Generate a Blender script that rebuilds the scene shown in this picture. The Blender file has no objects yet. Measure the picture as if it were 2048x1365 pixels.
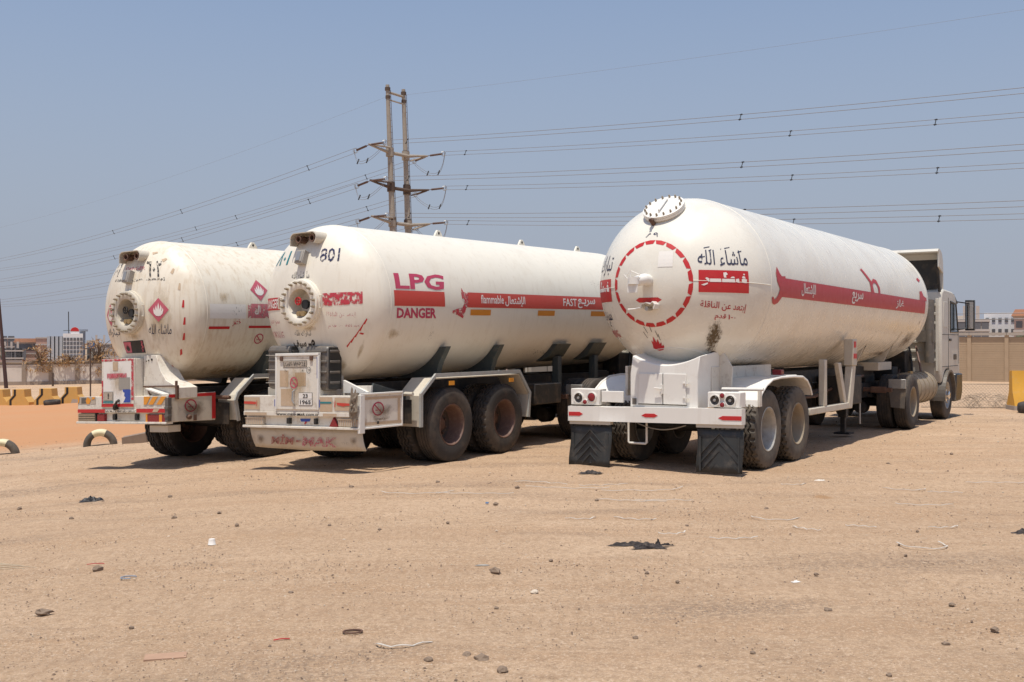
import bpy, bmesh, math, random
from mathutils import Vector, Matrix, noise as mnoise
R_ = math.radians
random.seed(7)
S = bpy.context.scene
COL = S.collection

# ------------------------------------------------------------------ camera, sky, sun, exposure
cam_d = bpy.data.cameras.new('camera'); cam = bpy.data.objects.new('camera', cam_d); COL.objects.link(cam)
cam.location = (0, 0, 1.68); cam.rotation_euler = (R_(90.092), 0, 0)
cam_d.sensor_width = 36; cam_d.lens = 38.39; cam_d.clip_start = .05; cam_d.clip_end = 4000
S.camera = cam
SUN = Vector((-.086, -.242, 1.0)).normalized()
w = bpy.data.worlds.new('World'); S.world = w; w.use_nodes = True
nt = w.node_tree; bg = nt.nodes['Background']
sky = nt.nodes.new('ShaderNodeTexSky'); sky.sky_type = 'NISHITA'; sky.sun_disc = False
sky.sun_elevation = math.asin(SUN.z); sky.sun_rotation = math.atan2(SUN.x, SUN.y)
sky.altitude = 0; sky.air_density = 1.0; sky.dust_density = 1.0; sky.ozone_density = 2.0
SKY = .14; bg.inputs[1].default_value = SKY
# desert haze whitens the whole lower ring of the sky evenly
wtc = nt.nodes.new('ShaderNodeTexCoord'); wsp = nt.nodes.new('ShaderNodeSeparateXYZ'); wmr = nt.nodes.new('ShaderNodeMapRange'); wmx = nt.nodes.new('ShaderNodeMix')
wmr.interpolation_type = 'SMOOTHERSTEP'; wmr.inputs[1].default_value = .62; wmr.inputs[2].default_value = -.12; wmx.data_type = 'RGBA'
nt.links.new(wtc.outputs['Generated'], wsp.inputs[0]); nt.links.new(wsp.outputs[2], wmr.inputs[0]); nt.links.new(wmr.outputs[0], wmx.inputs[0])
nt.links.new(sky.outputs[0], wmx.inputs[6]); wmx.inputs[7].default_value = (.345 / SKY, .375 / SKY, .458 / SKY, 1); nt.links.new(wmx.outputs[2], bg.inputs[0])
sun_d = bpy.data.lights.new('sun', 'SUN'); sun = bpy.data.objects.new('sun', sun_d); COL.objects.link(sun)
sun_d.energy = 4.5; sun_d.angle = R_(.55); sun_d.color = (1, .945, .85)
sun.rotation_euler = SUN.to_track_quat('Z', 'Y').to_euler()
S.view_settings.view_transform = 'Standard'; S.view_settings.look = 'None'
S.view_settings.exposure = 0; S.view_settings.gamma = 1; S.view_settings.use_curve_mapping = False
S.cycles.max_bounces = 6; S.cycles.diffuse_bounces = 4; S.cycles.transparent_max_bounces = 8

# ------------------------------------------------------------------ materials
def nodes(name):
    m = bpy.data.materials.new(name); m.use_nodes = True
    return m, m.node_tree, m.node_tree.nodes['Principled BSDF']
def N(t, kind, **kw):
    n = t.nodes.new(kind)
    for k, v in kw.items():
        if hasattr(n, k): setattr(n, k, v)
        else: n.inputs[k].default_value = v
    return n
def tex(t, scale, detail=4, rough=.6, stretch=None, rot=None, off=0):
    tc = N(t, 'ShaderNodeTexCoord'); mp = N(t, 'ShaderNodeMapping')
    t.links.new(tc.outputs['Object'], mp.inputs[0])
    if stretch: mp.inputs['Scale'].default_value = stretch
    if rot: mp.inputs['Rotation'].default_value = rot
    mp.inputs['Location'].default_value = (off, off * .7, off * .3)
    n = N(t, 'ShaderNodeTexNoise'); n.inputs['Scale'].default_value = scale
    n.inputs['Detail'].default_value = detail; n.inputs['Roughness'].default_value = rough
    t.links.new(mp.outputs[0], n.inputs['Vector'])
    return n.outputs[0]
def ramp(t, src, a, b, ca=(0, 0, 0, 1), cb=(1, 1, 1, 1)):
    r = N(t, 'ShaderNodeValToRGB'); r.color_ramp.elements[0].position = a; r.color_ramp.elements[1].position = b
    r.color_ramp.elements[0].color = ca; r.color_ramp.elements[1].color = cb
    t.links.new(src, r.inputs[0]); return r.outputs[0]
def mix(t, fac, a, b, mode='MIX'):
    n = N(t, 'ShaderNodeMix', data_type='RGBA', blend_type=mode)
    for sock, v in ((n.inputs[0], fac), (n.inputs[6], a), (n.inputs[7], b)):
        if isinstance(v, bpy.types.NodeSocket): t.links.new(v, sock)
        elif isinstance(v, (int, float)): sock.default_value = v
        else: sock.default_value = (*v[:3], 1)
    return n.outputs[2]
def math_(t, op, a, b=None):
    n = N(t, 'ShaderNodeMath', operation=op)
    for i, v in enumerate((a, b)):
        if v is None: continue
        if isinstance(v, bpy.types.NodeSocket): t.links.new(v, n.inputs[i])
        else: n.inputs[i].default_value = v
    return n.outputs[0]
def bump(t, bs, h, strength=.3, dist=.01):
    b = N(t, 'ShaderNodeBump'); b.inputs['Strength'].default_value = strength; b.inputs['Distance'].default_value = dist
    t.links.new(h, b.inputs['Height']); t.links.new(b.outputs[0], bs.inputs['Normal'])
def surf(name, col, rough=.5, var=.12, scale=6, grime=None, metal=0, bmp=0, bscale=60, streak=None, spec=.5):
    """painted / worn surface: soft tone variation, blotchy grime, vertical streaks"""
    m, t, bs = nodes(name)
    c = mix(t, tex(t, scale, 5), [x * (1 - var) for x in col], [min(1, x * (1 + var * .6)) for x in col])
    if streak:
        sc, amt, thr = streak
        f = ramp(t, tex(t, 1.0, 5, .65, stretch=(13, 13, .6), off=3), thr, thr + .22)
        c = mix(t, math_(t, 'MULTIPLY', f, amt), c, sc)
    if grime:
        gc, amt, gs, thr = grime
        f = ramp(t, tex(t, gs, 7, .68, off=11), thr, thr + .2)
        c = mix(t, math_(t, 'MULTIPLY', f, amt), c, gc)
    t.links.new(c, bs.inputs['Base Color'])
    bs.inputs['Roughness'].default_value = rough; bs.inputs['Metallic'].default_value = metal
    bs.inputs['Specular IOR Level'].default_value = spec
    rr = math_(t, 'ADD', math_(t, 'MULTIPLY', tex(t, scale * 3, 3), .25), rough - .12); t.links.new(rr, bs.inputs['Roughness'])
    if bmp: bump(t, bs, tex(t, bscale, 4), bmp, .006)
    return m
def worn(name, col, thr=.5, scale=30, soft=.06, rough=.5, stretch=None, fade=0, amt=1):
    """print or paint that has flaked off: real gaps where the noise falls below the threshold"""
    m, t, bs = nodes(name)
    bs.inputs['Base Color'].default_value = (*col, 1); bs.inputs['Roughness'].default_value = rough
    f = ramp(t, tex(t, scale, 6, .7, stretch=stretch, off=len(name)), thr - soft, thr + soft)
    if fade:     # a stain thins out towards its own rim
        uv = N(t, 'ShaderNodeUVMap'); vm = N(t, 'ShaderNodeVectorMath', operation='DISTANCE'); t.links.new(uv.outputs[0], vm.inputs[0]); vm.inputs[1].default_value = (.5, .5, 0)
        d = math_(t, 'SUBTRACT', 1, math_(t, 'MULTIPLY', vm.outputs['Value'], 2))
        g = math_(t, 'ADD', tex(t, scale, 6, .7, stretch=stretch, off=len(name)), math_(t, 'MULTIPLY', math_(t, 'SUBTRACT', d, .5), fade))
        f = ramp(t, g, thr - soft, thr + soft)
        f = math_(t, 'MULTIPLY', f, math_(t, 'MINIMUM', 1, math_(t, 'MAXIMUM', 0, math_(t, 'MULTIPLY', d, 3))))
    if amt < 1: f = math_(t, 'MULTIPLY', f, amt)
    t.links.new(f, bs.inputs['Alpha']); return m
CREAM = (.80, .76, .67)
DUST = (.42, .31, .20)
M = {}
M['tank_r'] = surf('tank paint clean', (.755, .715, .62), .27, .035, 1.3, grime=(DUST, .20, 1.3, .48), streak=((.50, .40, .28), .05, .55))
M['tank_m'] = surf('tank paint chalky', (.77, .715, .605), .40, .05, 1.5, grime=((.46, .36, .24), .22, 1.7, .55), streak=((.46, .35, .22), .22, .53))
M['tank_l'] = surf('tank paint stained', (.76, .69, .565), .42, .05, 1.5, grime=((.48, .34, .19), .28, 1.4, .50), streak=((.44, .29, .14), .42, .49))
for k_ in ('tank_r', 'tank_m', 'tank_l'):      # plates are never quite fair: a slow ripple in the skin
    t_ = M[k_].node_tree; bump(t_, t_.nodes['Principled BSDF'], tex(t_, 1.7, 2, .4, off=31), .22, .05)
M['white'] = surf('white paint', (.76, .73, .67), .4, .05, 4, grime=((.45, .36, .27), .35, 5, .56), streak=((.4, .3, .2), .2, .58))
M['white_dirty'] = surf('dirty white paint', (.72, .665, .57), .5, .08, 5, grime=((.30, .20, .12), .6, 7, .53), streak=((.33, .22, .13), .4, .55))
M['cream'] = surf('cream paint', (.57, .515, .42), .5, .08, 5, grime=((.35, .26, .17), .5, 6, .52))
M['cab'] = surf('cab paint', (.58, .545, .475), .38, .06, 3, grime=((.35, .27, .2), .4, 5, .54))
M['green_grey'] = surf('dark green grey paint', (.055, .065, .062), .55, .15, 8, grime=((.25, .19, .13), .4, 9, .55))
M['fender_edge'] = surf('grey fender skirt', (.38, .385, .365), .5, .12, 8, grime=((.35, .27, .18), .5, 9, .5))
M['chassis'] = surf('chassis black', (.022, .02, .018), .6, .2, 8, grime=((.12, .085, .055), .6, 6, .5))
M['rust'] = surf('rusty steel', (.12, .062, .04), .75, .3, 14, grime=((.22, .13, .08), .5, 18, .5), bmp=.2)
M['black'] = surf('black plastic', (.018, .018, .018), .35, .2, 8, grime=((.10, .08, .06), .3, 10, .55))
M['grey_plastic'] = surf('dusty grey plastic', (.12, .105, .09), .45, .15, 9, grime=((.25, .19, .13), .5, 9, .52))
M['rubber'] = surf('tyre rubber', (.042, .037, .033), .85, .15, 6, grime=((.15, .11, .078), .5, 3.2, .46), bmp=.15, bscale=90)
M['rubber_dusty'] = surf('dusty tyre rubber', (.085, .072, .058), .9, .12, 5, grime=((.19, .15, .108), .6, 3, .44), bmp=.15, bscale=90)
M['flap'] = surf('mud flap rubber', (.032, .034, .034), .6, .2, 7, grime=((.14, .115, .09), .45, 8, .52))
M['rim_brown'] = surf('brown rim', (.14, .075, .055), .6, .2, 12, grime=((.25, .17, .11), .5, 14, .5))
M['rim_grey'] = surf('silver rim', (.42, .40, .36), .45, .15, 9, grime=((.2, .14, .09), .55, 7, .5), metal=.3)
M['rim_tan'] = surf('dusty rim', (.30, .24, .165), .6, .15, 9, grime=((.2, .13, .08), .5, 9, .52))
M['chrome'] = surf('chrome', (.75, .73, .70), .2, .05, 8, metal=1)
M['galv'] = surf('galvanised steel', (.40, .39, .37), .45, .15, 14, metal=.6, grime=((.2, .12, .07), .4, 12, .55))
M['bolt'] = surf('bolt steel', (.34, .28, .20), .55, .2, 40, grime=((.12, .07, .04), .7, 40, .5))
M['gauge'] = surf('gauge box grey', (.33, .30, .26), .5, .12, 20)
M['brass'] = surf('brass', (.45, .32, .16), .4, .2, 30, metal=.6)
M['red'] = surf('red paint', (.52, .020, .022), .45, .12, 9, grime=((.40, .10, .07), .3, 12, .56))
M['red_film'] = surf('red film', (.56, .055, .035), .4, .06, 3)
M['red_bar'] = surf('dark red film', (.48, .028, .035), .42, .06, 3)
M['crimson'] = surf('crimson letters', (.50, .05, .105), .45, .08, 8)
M['pink'] = surf('faded red film', (.52, .10, .14), .5, .08, 6, grime=((.6, .3, .3), .35, 10, .52))
M['pale'] = surf('white film', (.78, .74, .68), .5, .06, 8)
M['orange'] = surf('orange reflector', (.62, .23, .02), .4, .08, 8)
M['signal_orange'] = surf('orange chevron film', (.75, .30, .03), .45, .08, 10)
M['blue'] = surf('blue film', (.03, .075, .36), .45, .1, 10)
M['navy'] = worn('worn navy lettering', (.018, .022, .075), .44, 26)
M['navy_script'] = worn('navy script', (.025, .03, .07), .36, 18)
M['teal'] = worn('worn teal lettering', (.02, .20, .22), .40, 24)
M['black_txt'] = surf('black lettering', (.012, .012, .014), .5, .1, 9)
M['black_worn'] = worn('worn black lettering', (.03, .028, .03), .47, 34)
M['red_txt'] = worn('stencilled red lettering', (.45, .03, .04), .38, 22)
M['red_worn'] = worn('flaking red paint', (.52, .045, .065), .47, 16)
M['red_letter'] = worn('worn red maker lettering', (.36, .115, .085), .43, 45)
M['red_faint'] = worn('faint red lettering', (.50, .10, .13), .50, 42)
M['pink_worn'] = worn('faded pink paint', (.55, .16, .18), .44, 14)
M['white_txt'] = surf('white lettering', (.80, .75, .70), .5, .04, 9)
M['white_worn'] = worn('worn white lettering', (.82, .77, .72), .42, 26)
M['spray'] = surf('brown spray paint', (.035, .020, .012), .6, .2, 20)
M['soot'] = worn('brown soot', (.12, .078, .034), .50, 24, .12, .8, (1.5, 1.5, .6), .5, .85)
M['stain'] = worn('tan stain', (.46, .33, .17), .58, 5, .2, .7, (1.5, 1.5, .45), .45, .55)
M['stain_dark'] = worn('dark grime', (.16, .105, .06), .56, 7, .18, .8, None, .5, .6)
M['speck'] = worn('dark specks', (.07, .055, .04), .66, 42, .03, .7, None, .18, .9)
M['cardboard'] = surf('peeled backing paper', (.52, .38, .25), .75, .12, 12, grime=((.62, .5, .38), .5, 14, .5))
M['lamp_red'] = surf('red lamp lens', (.24, .018, .022), .25, .15, 40)
M['lamp_dark'] = surf('dark lamp bowl', (.035, .028, .024), .25, .2, 40)
M['lamp_clear'] = surf('dusty clear lens', (.48, .41, .33), .3, .2, 40, grime=((.2, .13, .08), .5, 30, .5))
M['cloth'] = surf('dirty cloth', (.24, .19, .14), .9, .3, 18)
M['dark_cloth'] = surf('black rag', (.034, .026, .024), .8, .4, 18, grime=((.16, .12, .09), .6, 22, .5))
M['plastic_black'] = surf('black bag plastic', (.022, .020, .019), .5, .2, 18)
M['strap'] = surf('white strapping', (.66, .61, .53), .5, .12, 9, grime=((.25, .2, .15), .5, 9, .5))
M['stone'] = surf('brown stone', (.23, .165, .115), .9, .3, 24, bmp=.4)
M['stone_pale'] = surf('pale stone', (.55, .46, .36), .9, .2, 24, bmp=.4)
M['block'] = surf('concrete block', (.26, .19, .14), .9, .25, 9, bmp=.4, bscale=40)
M['brick_red'] = surf('fired brick', (.40, .245, .16), .9, .2, 12, bmp=.3)
M['barrier'] = surf('yellow barrier paint', (.70, .36, .04), .6, .12, 5, grime=((.5, .38, .2), .5, 6, .55))
M['barrier_f'] = surf('faded yellow barrier paint', (.62, .36, .10), .7, .12, 5, grime=((.48, .36, .2), .5, 6, .53))
M['concrete'] = surf('concrete', (.40, .345, .29), .9, .15, 3, bmp=.2)
M['wall_block'] = surf('sand coloured blockwork', (.43, .315, .205), .9, .12, 2.5, grime=((.30, .2, .12), .35, 1.2, .52), bmp=.2)
M['plaster'] = surf('stained plaster', (.66, .58, .50), .9, .1, 1.2, grime=((.30, .24, .18), .5, .9, .54), streak=((.28, .22, .16), .45, .56))
M['plaster_d'] = surf('grey plaster', (.33, .26, .20), .9, .15, 1.2, grime=((.2, .15, .11), .6, 1.1, .5))
M['pole_steel'] = surf('weathered pole steel', (.35, .30, .24), .7, .15, 1.2, grime=((.16, .09, .055), .55, 2, .53))
M['pole_rust'] = surf('rusty pole fittings', (.10, .065, .045), .8, .25, 4)
M['insul'] = surf('brown insulator', (.13, .075, .055), .45, .2, 6)
M['wire'] = surf('aluminium conductor', (.20, .19, .19), .6, .05, 1)
M['dark_metal'] = surf('dark spacer', (.03, .03, .03), .6, .1, 4)
M['wood_pole'] = surf('creosoted pole', (.07, .035, .03), .85, .25, 3)
M['dry_leaf'] = surf('dry brush', (.42, .25, .11), .85, .35, 1.5)
M['trunk_pale'] = surf('dried stalk', (.46, .37, .26), .8, .2, 20)
M['palm'] = surf('palm frond', (.085, .085, .035), .7, .3, 2)
M['trunk'] = surf('palm trunk', (.16, .11, .075), .9, .3, 4)
M['painted_cream'] = surf('cream tyre paint', (.68, .60, .38), .6, .1, 12, grime=((.4, .3, .18), .4, 14, .55))
M['b_brick'] = surf('far brick', (.47, .30, .24), .9, .12, .35)  # far walls and windows are paled to stand in for distance haze
M['b_brick2'] = surf('far pale brick', (.52, .38, .32), .9, .12, .35)
M['b_conc'] = surf('far concrete', (.47, .42, .38), .9, .1, .3)
M['b_white'] = surf('far white render', (.74, .72, .70), .85, .06, .3)
M['b_beige'] = surf('far beige render', (.58, .52, .45), .85, .08, .3)
M['b_grey'] = surf('far grey render', (.43, .44, .46), .85, .08, .3)
M['b_slate'] = surf('far slate cladding', (.25, .28, .33), .7, .08, .3)
M['b_win'] = surf('far dark window', (.13, .13, .14), .4, .2, .4)
M['b_tile'] = surf('far orange tiles', (.54, .27, .16), .85, .15, .5)
M['b_blue'] = surf('far blue sign', (.10, .22, .42), .6, .1, .4)
M['wire_mesh'] = surf('rusted mesh wire', (.30, .24, .18), .7, .2, 5)
def glass(name, col, rough):
    m, t, bs = nodes(name); bs.inputs['Base Color'].default_value = (*col, 1); bs.inputs['Roughness'].default_value = rough
    bs.inputs['Specular IOR Level'].default_value = .7; bs.inputs['Coat Weight'].default_value = .4; return m
M['glass'] = glass('tinted cab glass', (.03, .045, .05), .06)
def mirror_mat():
    m, t, bs = nodes('mirror glass'); bs.inputs['Base Color'].default_value = (.6, .6, .6, 1); bs.inputs['Metallic'].default_value = 1
    bs.inputs['Roughness'].default_value = .05; return m
M['mirror'] = mirror_mat()
def ground_mat():
    m, t, bs = nodes('packed sandy earth')
    big = tex(t, .16, 5, .6); mid = tex(t, 1.1, 6, .65, off=5); fine = tex(t, 16, 7, .8, off=9)
    c = mix(t, ramp(t, big, .35, .65), (.475, .318, .198), (.585, .412, .272))
    c = mix(t, ramp(t, mid, .42, .66), c, (.475, .318, .198))
    trk = tex(t, 1.0, 5, .62, stretch=(.22, 2.6, 1), rot=(0, 0, R_(-24)), off=2)      # wheel-worn drift lines
    trk2 = tex(t, 1.0, 6, .7, stretch=(.5, 7, 1), rot=(0, 0, R_(-30)), off=6)
    c = mix(t, math_(t, 'MULTIPLY', ramp(t, trk, .48, .60), .55), c, (.43, .27, .158))
    c = mix(t, math_(t, 'MULTIPLY', ramp(t, trk2, .52, .60), .40), c, (.40, .265, .17))
    c = mix(t, ramp(t, fine, .36, .54), (.36, .24, .15), c)
    grit = tex(t, 60, 4, .85, off=4)
    c = mix(t, math_(t, 'MULTIPLY', ramp(t, grit, .53, .60), .50), c, (.24, .16, .105))
    c = mix(t, math_(t, 'MULTIPLY', ramp(t, tex(t, 48, 4, .85, off=14), .53, .60), .55), c, (.74, .58, .43))
    gp = ramp(t, tex(t, .45, 4, .6, stretch=(.6, 2.0, 1), rot=(0, 0, R_(-20)), off=21), .54, .66)   # gravelly bands
    c = mix(t, math_(t, 'MULTIPLY', gp, math_(t, 'MULTIPLY', ramp(t, tex(t, 30, 5, .85, off=8), .47, .56), .75)), c, (.19, .14, .105))
    for ang_, sc_, off_ in ((-32, 1.9, 3.3), (14, 1.45, 8.1), (-8, 2.3, 1.2)):      # old lorry tracks crossing the yard
        tcw = N(t, 'ShaderNodeTexCoord'); mpw = N(t, 'ShaderNodeMapping'); t.links.new(tcw.outputs['Object'], mpw.inputs[0])
        mpw.inputs['Rotation'].default_value = (0, 0, R_(ang_)); mpw.inputs['Location'].default_value = (0, off_, 0)
        wv = N(t, 'ShaderNodeTexWave', bands_direction='Y'); wv.inputs['Scale'].default_value = .314 * sc_ / 2; wv.inputs['Distortion'].default_value = 1.2; wv.inputs['Detail'].default_value = 3; wv.inputs['Detail Scale'].default_value = .25
        t.links.new(mpw.outputs[0], wv.inputs['Vector'])
        msk = math_(t, 'MULTIPLY', ramp(t, wv.outputs['Fac'], .72, .88), ramp(t, tex(t, .22, 3, .5, off=off_), .46, .60))
        tread = ramp(t, tex(t, 5, 3, .6, stretch=(3.2, .8, 1), rot=(0, 0, R_(ang_)), off=off_), .42, .58)
        c = mix(t, math_(t, 'MULTIPLY', msk, .24), c, mix(t, tread, (.36, .235, .145), (.56, .40, .27)))
    # the dirt road beyond the trucks is redder
    tc = N(t, 'ShaderNodeTexCoord'); sp = N(t, 'ShaderNodeSeparateXYZ'); t.links.new(tc.outputs['Object'], sp.inputs[0])
    yy = math_(t, 'ADD', sp.outputs[1], math_(t, 'MULTIPLY', math_(t, 'ADD', tex(t, .5, 4), -.5), 3))
    fy = N(t, 'ShaderNodeMapRange', interpolation_type='SMOOTHSTEP'); fy.inputs[1].default_value = 22.4; fy.inputs[2].default_value = 25.5
    t.links.new(yy, fy.inputs[0])
    fx = N(t, 'ShaderNodeMapRange', interpolation_type='SMOOTHSTEP'); fx.inputs[1].default_value = 1; fx.inputs[2].default_value = -5
    t.links.new(sp.outputs[0], fx.inputs[0])
    fe = N(t, 'ShaderNodeMapRange', interpolation_type='SMOOTHSTEP'); fe.inputs[1].default_value = 60.5; fe.inputs[2].default_value = 57.5; t.links.new(yy, fe.inputs[0])
    red = mix(t, tex(t, .35, 5, .6, stretch=(.25, 1, 1), off=3), (.50, .225, .098), (.47, .275, .15))
    c = mix(t, math_(t, 'MULTIPLY', fe.outputs[0], math_(t, 'MULTIPLY', fy.outputs[0], fx.outputs[0])), c, red)
    vs = N(t, 'ShaderNodeVectorMath', operation='SUBTRACT'); t.links.new(tc.outputs['Object'], vs.inputs[0]); vs.inputs[1].default_value = (3.4, 11.95, 0)
    vm = N(t, 'ShaderNodeVectorMath', operation='MULTIPLY'); t.links.new(vs.outputs[0], vm.inputs[0]); vm.inputs[1].default_value = (5.2, 2.6, 0)
    vl = N(t, 'ShaderNodeVectorMath', operation='LENGTH'); t.links.new(vm.outputs[0], vl.inputs[0])
    st = ramp(t, math_(t, 'ADD', vl.outputs['Value'], math_(t, 'MULTIPLY', tex(t, 3, 5), .9)), .75, 1.35, (1, 1, 1, 1), (0, 0, 0, 1))
    c = mix(t, math_(t, 'MULTIPLY', st, .6), c, (.36, .20, .09))
    t.links.new(c, bs.inputs['Base Color']); bs.inputs['Roughness'].default_value = .95
    bs.inputs['Specular IOR Level'].default_value = .15
    h = math_(t, 'ADD', math_(t, 'MULTIPLY', fine, .6), math_(t, 'MULTIPLY', grit, .5))
    h = math_(t, 'ADD', h, math_(t, 'MULTIPLY', trk, .8))
    bump(t, bs, h, .8, .035)
    return m
M['ground'] = ground_mat()

# ------------------------------------------------------------------ mesh helpers
class MB:
    def __init__(s): s.v = []; s.f = []
    def add(s, vs, fs):
        o = len(s.v); s.v += [tuple(p) for p in vs]; s.f += [tuple(i + o for i in f) for f in fs]; return s
    def hexa(s, p):    # 8 corners: bottom 4 then top 4
        return s.add(p, [(3, 2, 1, 0), (4, 5, 6, 7), (0, 1, 5, 4), (1, 2, 6, 5), (2, 3, 7, 6), (3, 0, 4, 7)])
    def box(s, x0, x1, y0, y1, z0, z1):
        return s.hexa([(x0, y0, z0), (x1, y0, z0), (x1, y1, z0), (x0, y1, z0), (x0, y0, z1), (x1, y0, z1), (x1, y1, z1), (x0, y1, z1)])
    def cbox(s, c, d, rot=None):
        h = [x / 2 for x in d]; m = rot or Matrix.Identity(3); c = Vector(c)
        return s.hexa([c + m @ Vector((a * h[0], b * h[1], e * h[2])) for e in (-1, 1) for a, b in ((-1, -1), (1, -1), (1, 1), (-1, 1))])
    def tube(s, pts, r, n=8, caps=True, closed=False):
        pts = [Vector(p) for p in pts]; k = len(pts); rr = r if isinstance(r, (list, tuple)) else [r] * k
        o = len(s.v); up = None
        for i, p in enumerate(pts):
            a = pts[i - 1] if (i or closed) else p; b = pts[(i + 1) % k] if (i < k - 1 or closed) else p
            t = (b - a).normalized() if (b - a).length > 1e-9 else Vector((0, 0, 1))
            if up is None: up = Vector((0, 0, 1)) if abs(t.z) < .9 else Vector((1, 0, 0))
            x = t.cross(up).normalized(); y = x.cross(t).normalized(); up = y
            for j in range(n):
                an = 2 * math.pi * j / n; s.v.append(tuple(p + x * math.cos(an) * rr[i] + y * math.sin(an) * rr[i]))
        for i in range(k if closed else k - 1):
            for j in range(n):
                i2 = (i + 1) % k
                s.f.append((o + i * n + j, o + i * n + (j + 1) % n, o + i2 * n + (j + 1) % n, o + i2 * n + j))
        if caps and not closed:
            s.f.append(tuple(o + j for j in range(n))[::-1]); s.f.append(tuple(o + (k - 1) * n + j for j in range(n)))
        return s
    def lathe(s, prof, n=32, axis='x', c=(0, 0, 0), rfun=None):
        """prof = [(along, radius)]"""
        o = len(s.v); c = Vector(c); k = len(prof)
        for a in range(n):
            an = 2 * math.pi * a / n; ca, sa = math.cos(an), math.sin(an)
            for i, (t, r) in enumerate(prof):
                if rfun: t, r = rfun(a, i, t, r)
                s.v.append(tuple(c + Vector({'x': (t, r * ca, r * sa), 'y': (r * ca, t, r * sa), 'z': (r * ca, r * sa, t)}[axis])))
        for a in range(n):
            b = (a + 1) % n
            for i in range(k - 1):
                s.f.append((o + a * k + i, o + a * k + i + 1, o + b * k + i + 1, o + b * k + i))
        return s
    def prism(s, poly, axis, d0, d1):
        """poly 2D extruded along an axis: x -> poly is (y,z); y -> (x,z); z -> (x,y)"""
        def P(p, d): return {'x': (d, p[0], p[1]), 'y': (p[0], d, p[1]), 'z': (p[0], p[1], d)}[axis]
        k = len(poly)
        return s.add([P(p, d0) for p in poly] + [P(p, d1) for p in poly],
                     [tuple(range(k))[::-1], tuple(range(k, 2 * k))] + [(i, (i + 1) % k, (i + 1) % k + k, i + k) for i in range(k)])
    def strip(s, prof, axis, d0, d1, th):
        """an open profile given thickness th (offset along its normal) and extruded"""
        out = []; k = len(prof)
        for i in range(k):
            a = Vector(prof[max(i - 1, 0)]); b = Vector(prof[min(i + 1, k - 1)]); t = (b - a).normalized(); out.append((prof[i][0] + t.y * th, prof[i][1] - t.x * th))
        for i in range(k - 1):
            s.prism([prof[i], prof[i + 1], out[i + 1], out[i]], axis, d0, d1)
        return s
    def shear(s, k):
        s.v = [(x, y, z + k * x) for x, y, z in s.v]; return s
    def xf(s, m): s.v = [tuple(m @ Vector(p)) for p in s.v]; return s
    def mesh(s, name, mat, smooth=None):
        me = bpy.data.meshes.new(name); me.from_pydata(s.v, [], s.f)
        bm = bmesh.new(); bm.from_mesh(me); bmesh.ops.recalc_face_normals(bm, faces=bm.faces[:]); bm.to_mesh(me); bm.free()
        if mat: me.materials.append(mat)
        if smooth is not None:
            me.polygons.foreach_set('use_smooth', [True] * len(me.polygons)); me.set_sharp_from_angle(angle=R_(smooth))
        me.update(); return me
def link(name, me, parent=None, loc=(0, 0, 0), rot=(0, 0, 0), scale=(1, 1, 1)):
    o = bpy.data.objects.new(name, me); COL.objects.link(o); o.location = loc; o.rotation_euler = rot; o.scale = scale
    if parent is not None: o.parent = parent
    return o
def part(name, mb, mat, parent=None, smooth=40, bev=0, loc=(0, 0, 0), rot=(0, 0, 0)):
    o = link(name, mb.mesh(name, mat, smooth), parent, loc, rot)
    if bev:
        b = o.modifiers.new('bevel', 'BEVEL'); b.width = bev; b.segments = 2; b.limit_method = 'ANGLE'; b.angle_limit = R_(50)
    return o
def thing(name, label, cat, loc=(0, 0, 0), rz=0, group=None):
    o = link(name, None, None, loc, (0, 0, rz)); o['label'] = label; o['category'] = cat; o.empty_display_size = .3
    if group: o['group'] = group
    return o
def tag(o, label, cat, group=None):
    o['label'] = label; o['category'] = cat
    if group: o['group'] = group
    return o
def kind(o, k): o['kind'] = k; return o
GX = [(-400, -2.1), (-80, -2), (-40, -1.9), (-25, -1.6), (-16, -1.05), (-9, -.5), (-5.6, -.22), (-4.2, -.14), (-3, -.07), (-1.5, -.02), (0, 0), (400, 0)]
def gz(x):
    for (a, za), (b, zb) in zip(GX, GX[1:]):
        if x <= b: return za + (zb - za) * (x - a) / (b - a)
    return 0
# ------------------------------------------------------------------ ground
def frange(a, b, st):
    out = []; x = a
    while x < b - 1e-6: out.append(x); x += st
    return out
gxs = [-900, -500, -250, -140, -90, -60, -45, -35] + frange(-28, -12, 1.0) + frange(-12, 14, .16) + frange(14, 30, 1.0) + [32, 40, 60, 100, 180, 300, 500, 900]
gys = [-60, -30, -12, -4, 0, 2] + frange(3, 25, .16) + frange(25, 40, .8) + [42, 48, 56, 66, 80, 95, 115, 140, 180, 250, 400, 700, 1200, 2400]
gv = []
for y in gys:
    for x in gxs:
        amp = 1 if (-12 <= x <= 14 and 3 <= y <= 25) else 0
        z = gz(x)
        if amp:
            d = min(x + 12, 14 - x, y - 3, 25 - y, 1.5) / 1.5
            z += d * (.020 * mnoise.noise((x * 1.3, y * 1.3, 0)) + .008 * mnoise.noise((x * 3.7, y * 3.7, 5)) + .012 * mnoise.noise((x * .9 - y * .45, (y + x * .45) * 5.0, 9)))
        gv.append((x, y, z))
nx = len(gxs)
gf = [(j * nx + i, j * nx + i + 1, (j + 1) * nx + i + 1, (j + 1) * nx + i) for j in range(len(gys) - 1) for i in range(nx - 1)]
gm = bpy.data.meshes.new('ground'); gm.from_pydata(gv, [], gf); gm.materials.append(M['ground'])
gm.polygons.foreach_set('use_smooth', [True] * len(gm.polygons))
kind(link('ground', gm), 'structure')

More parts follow.
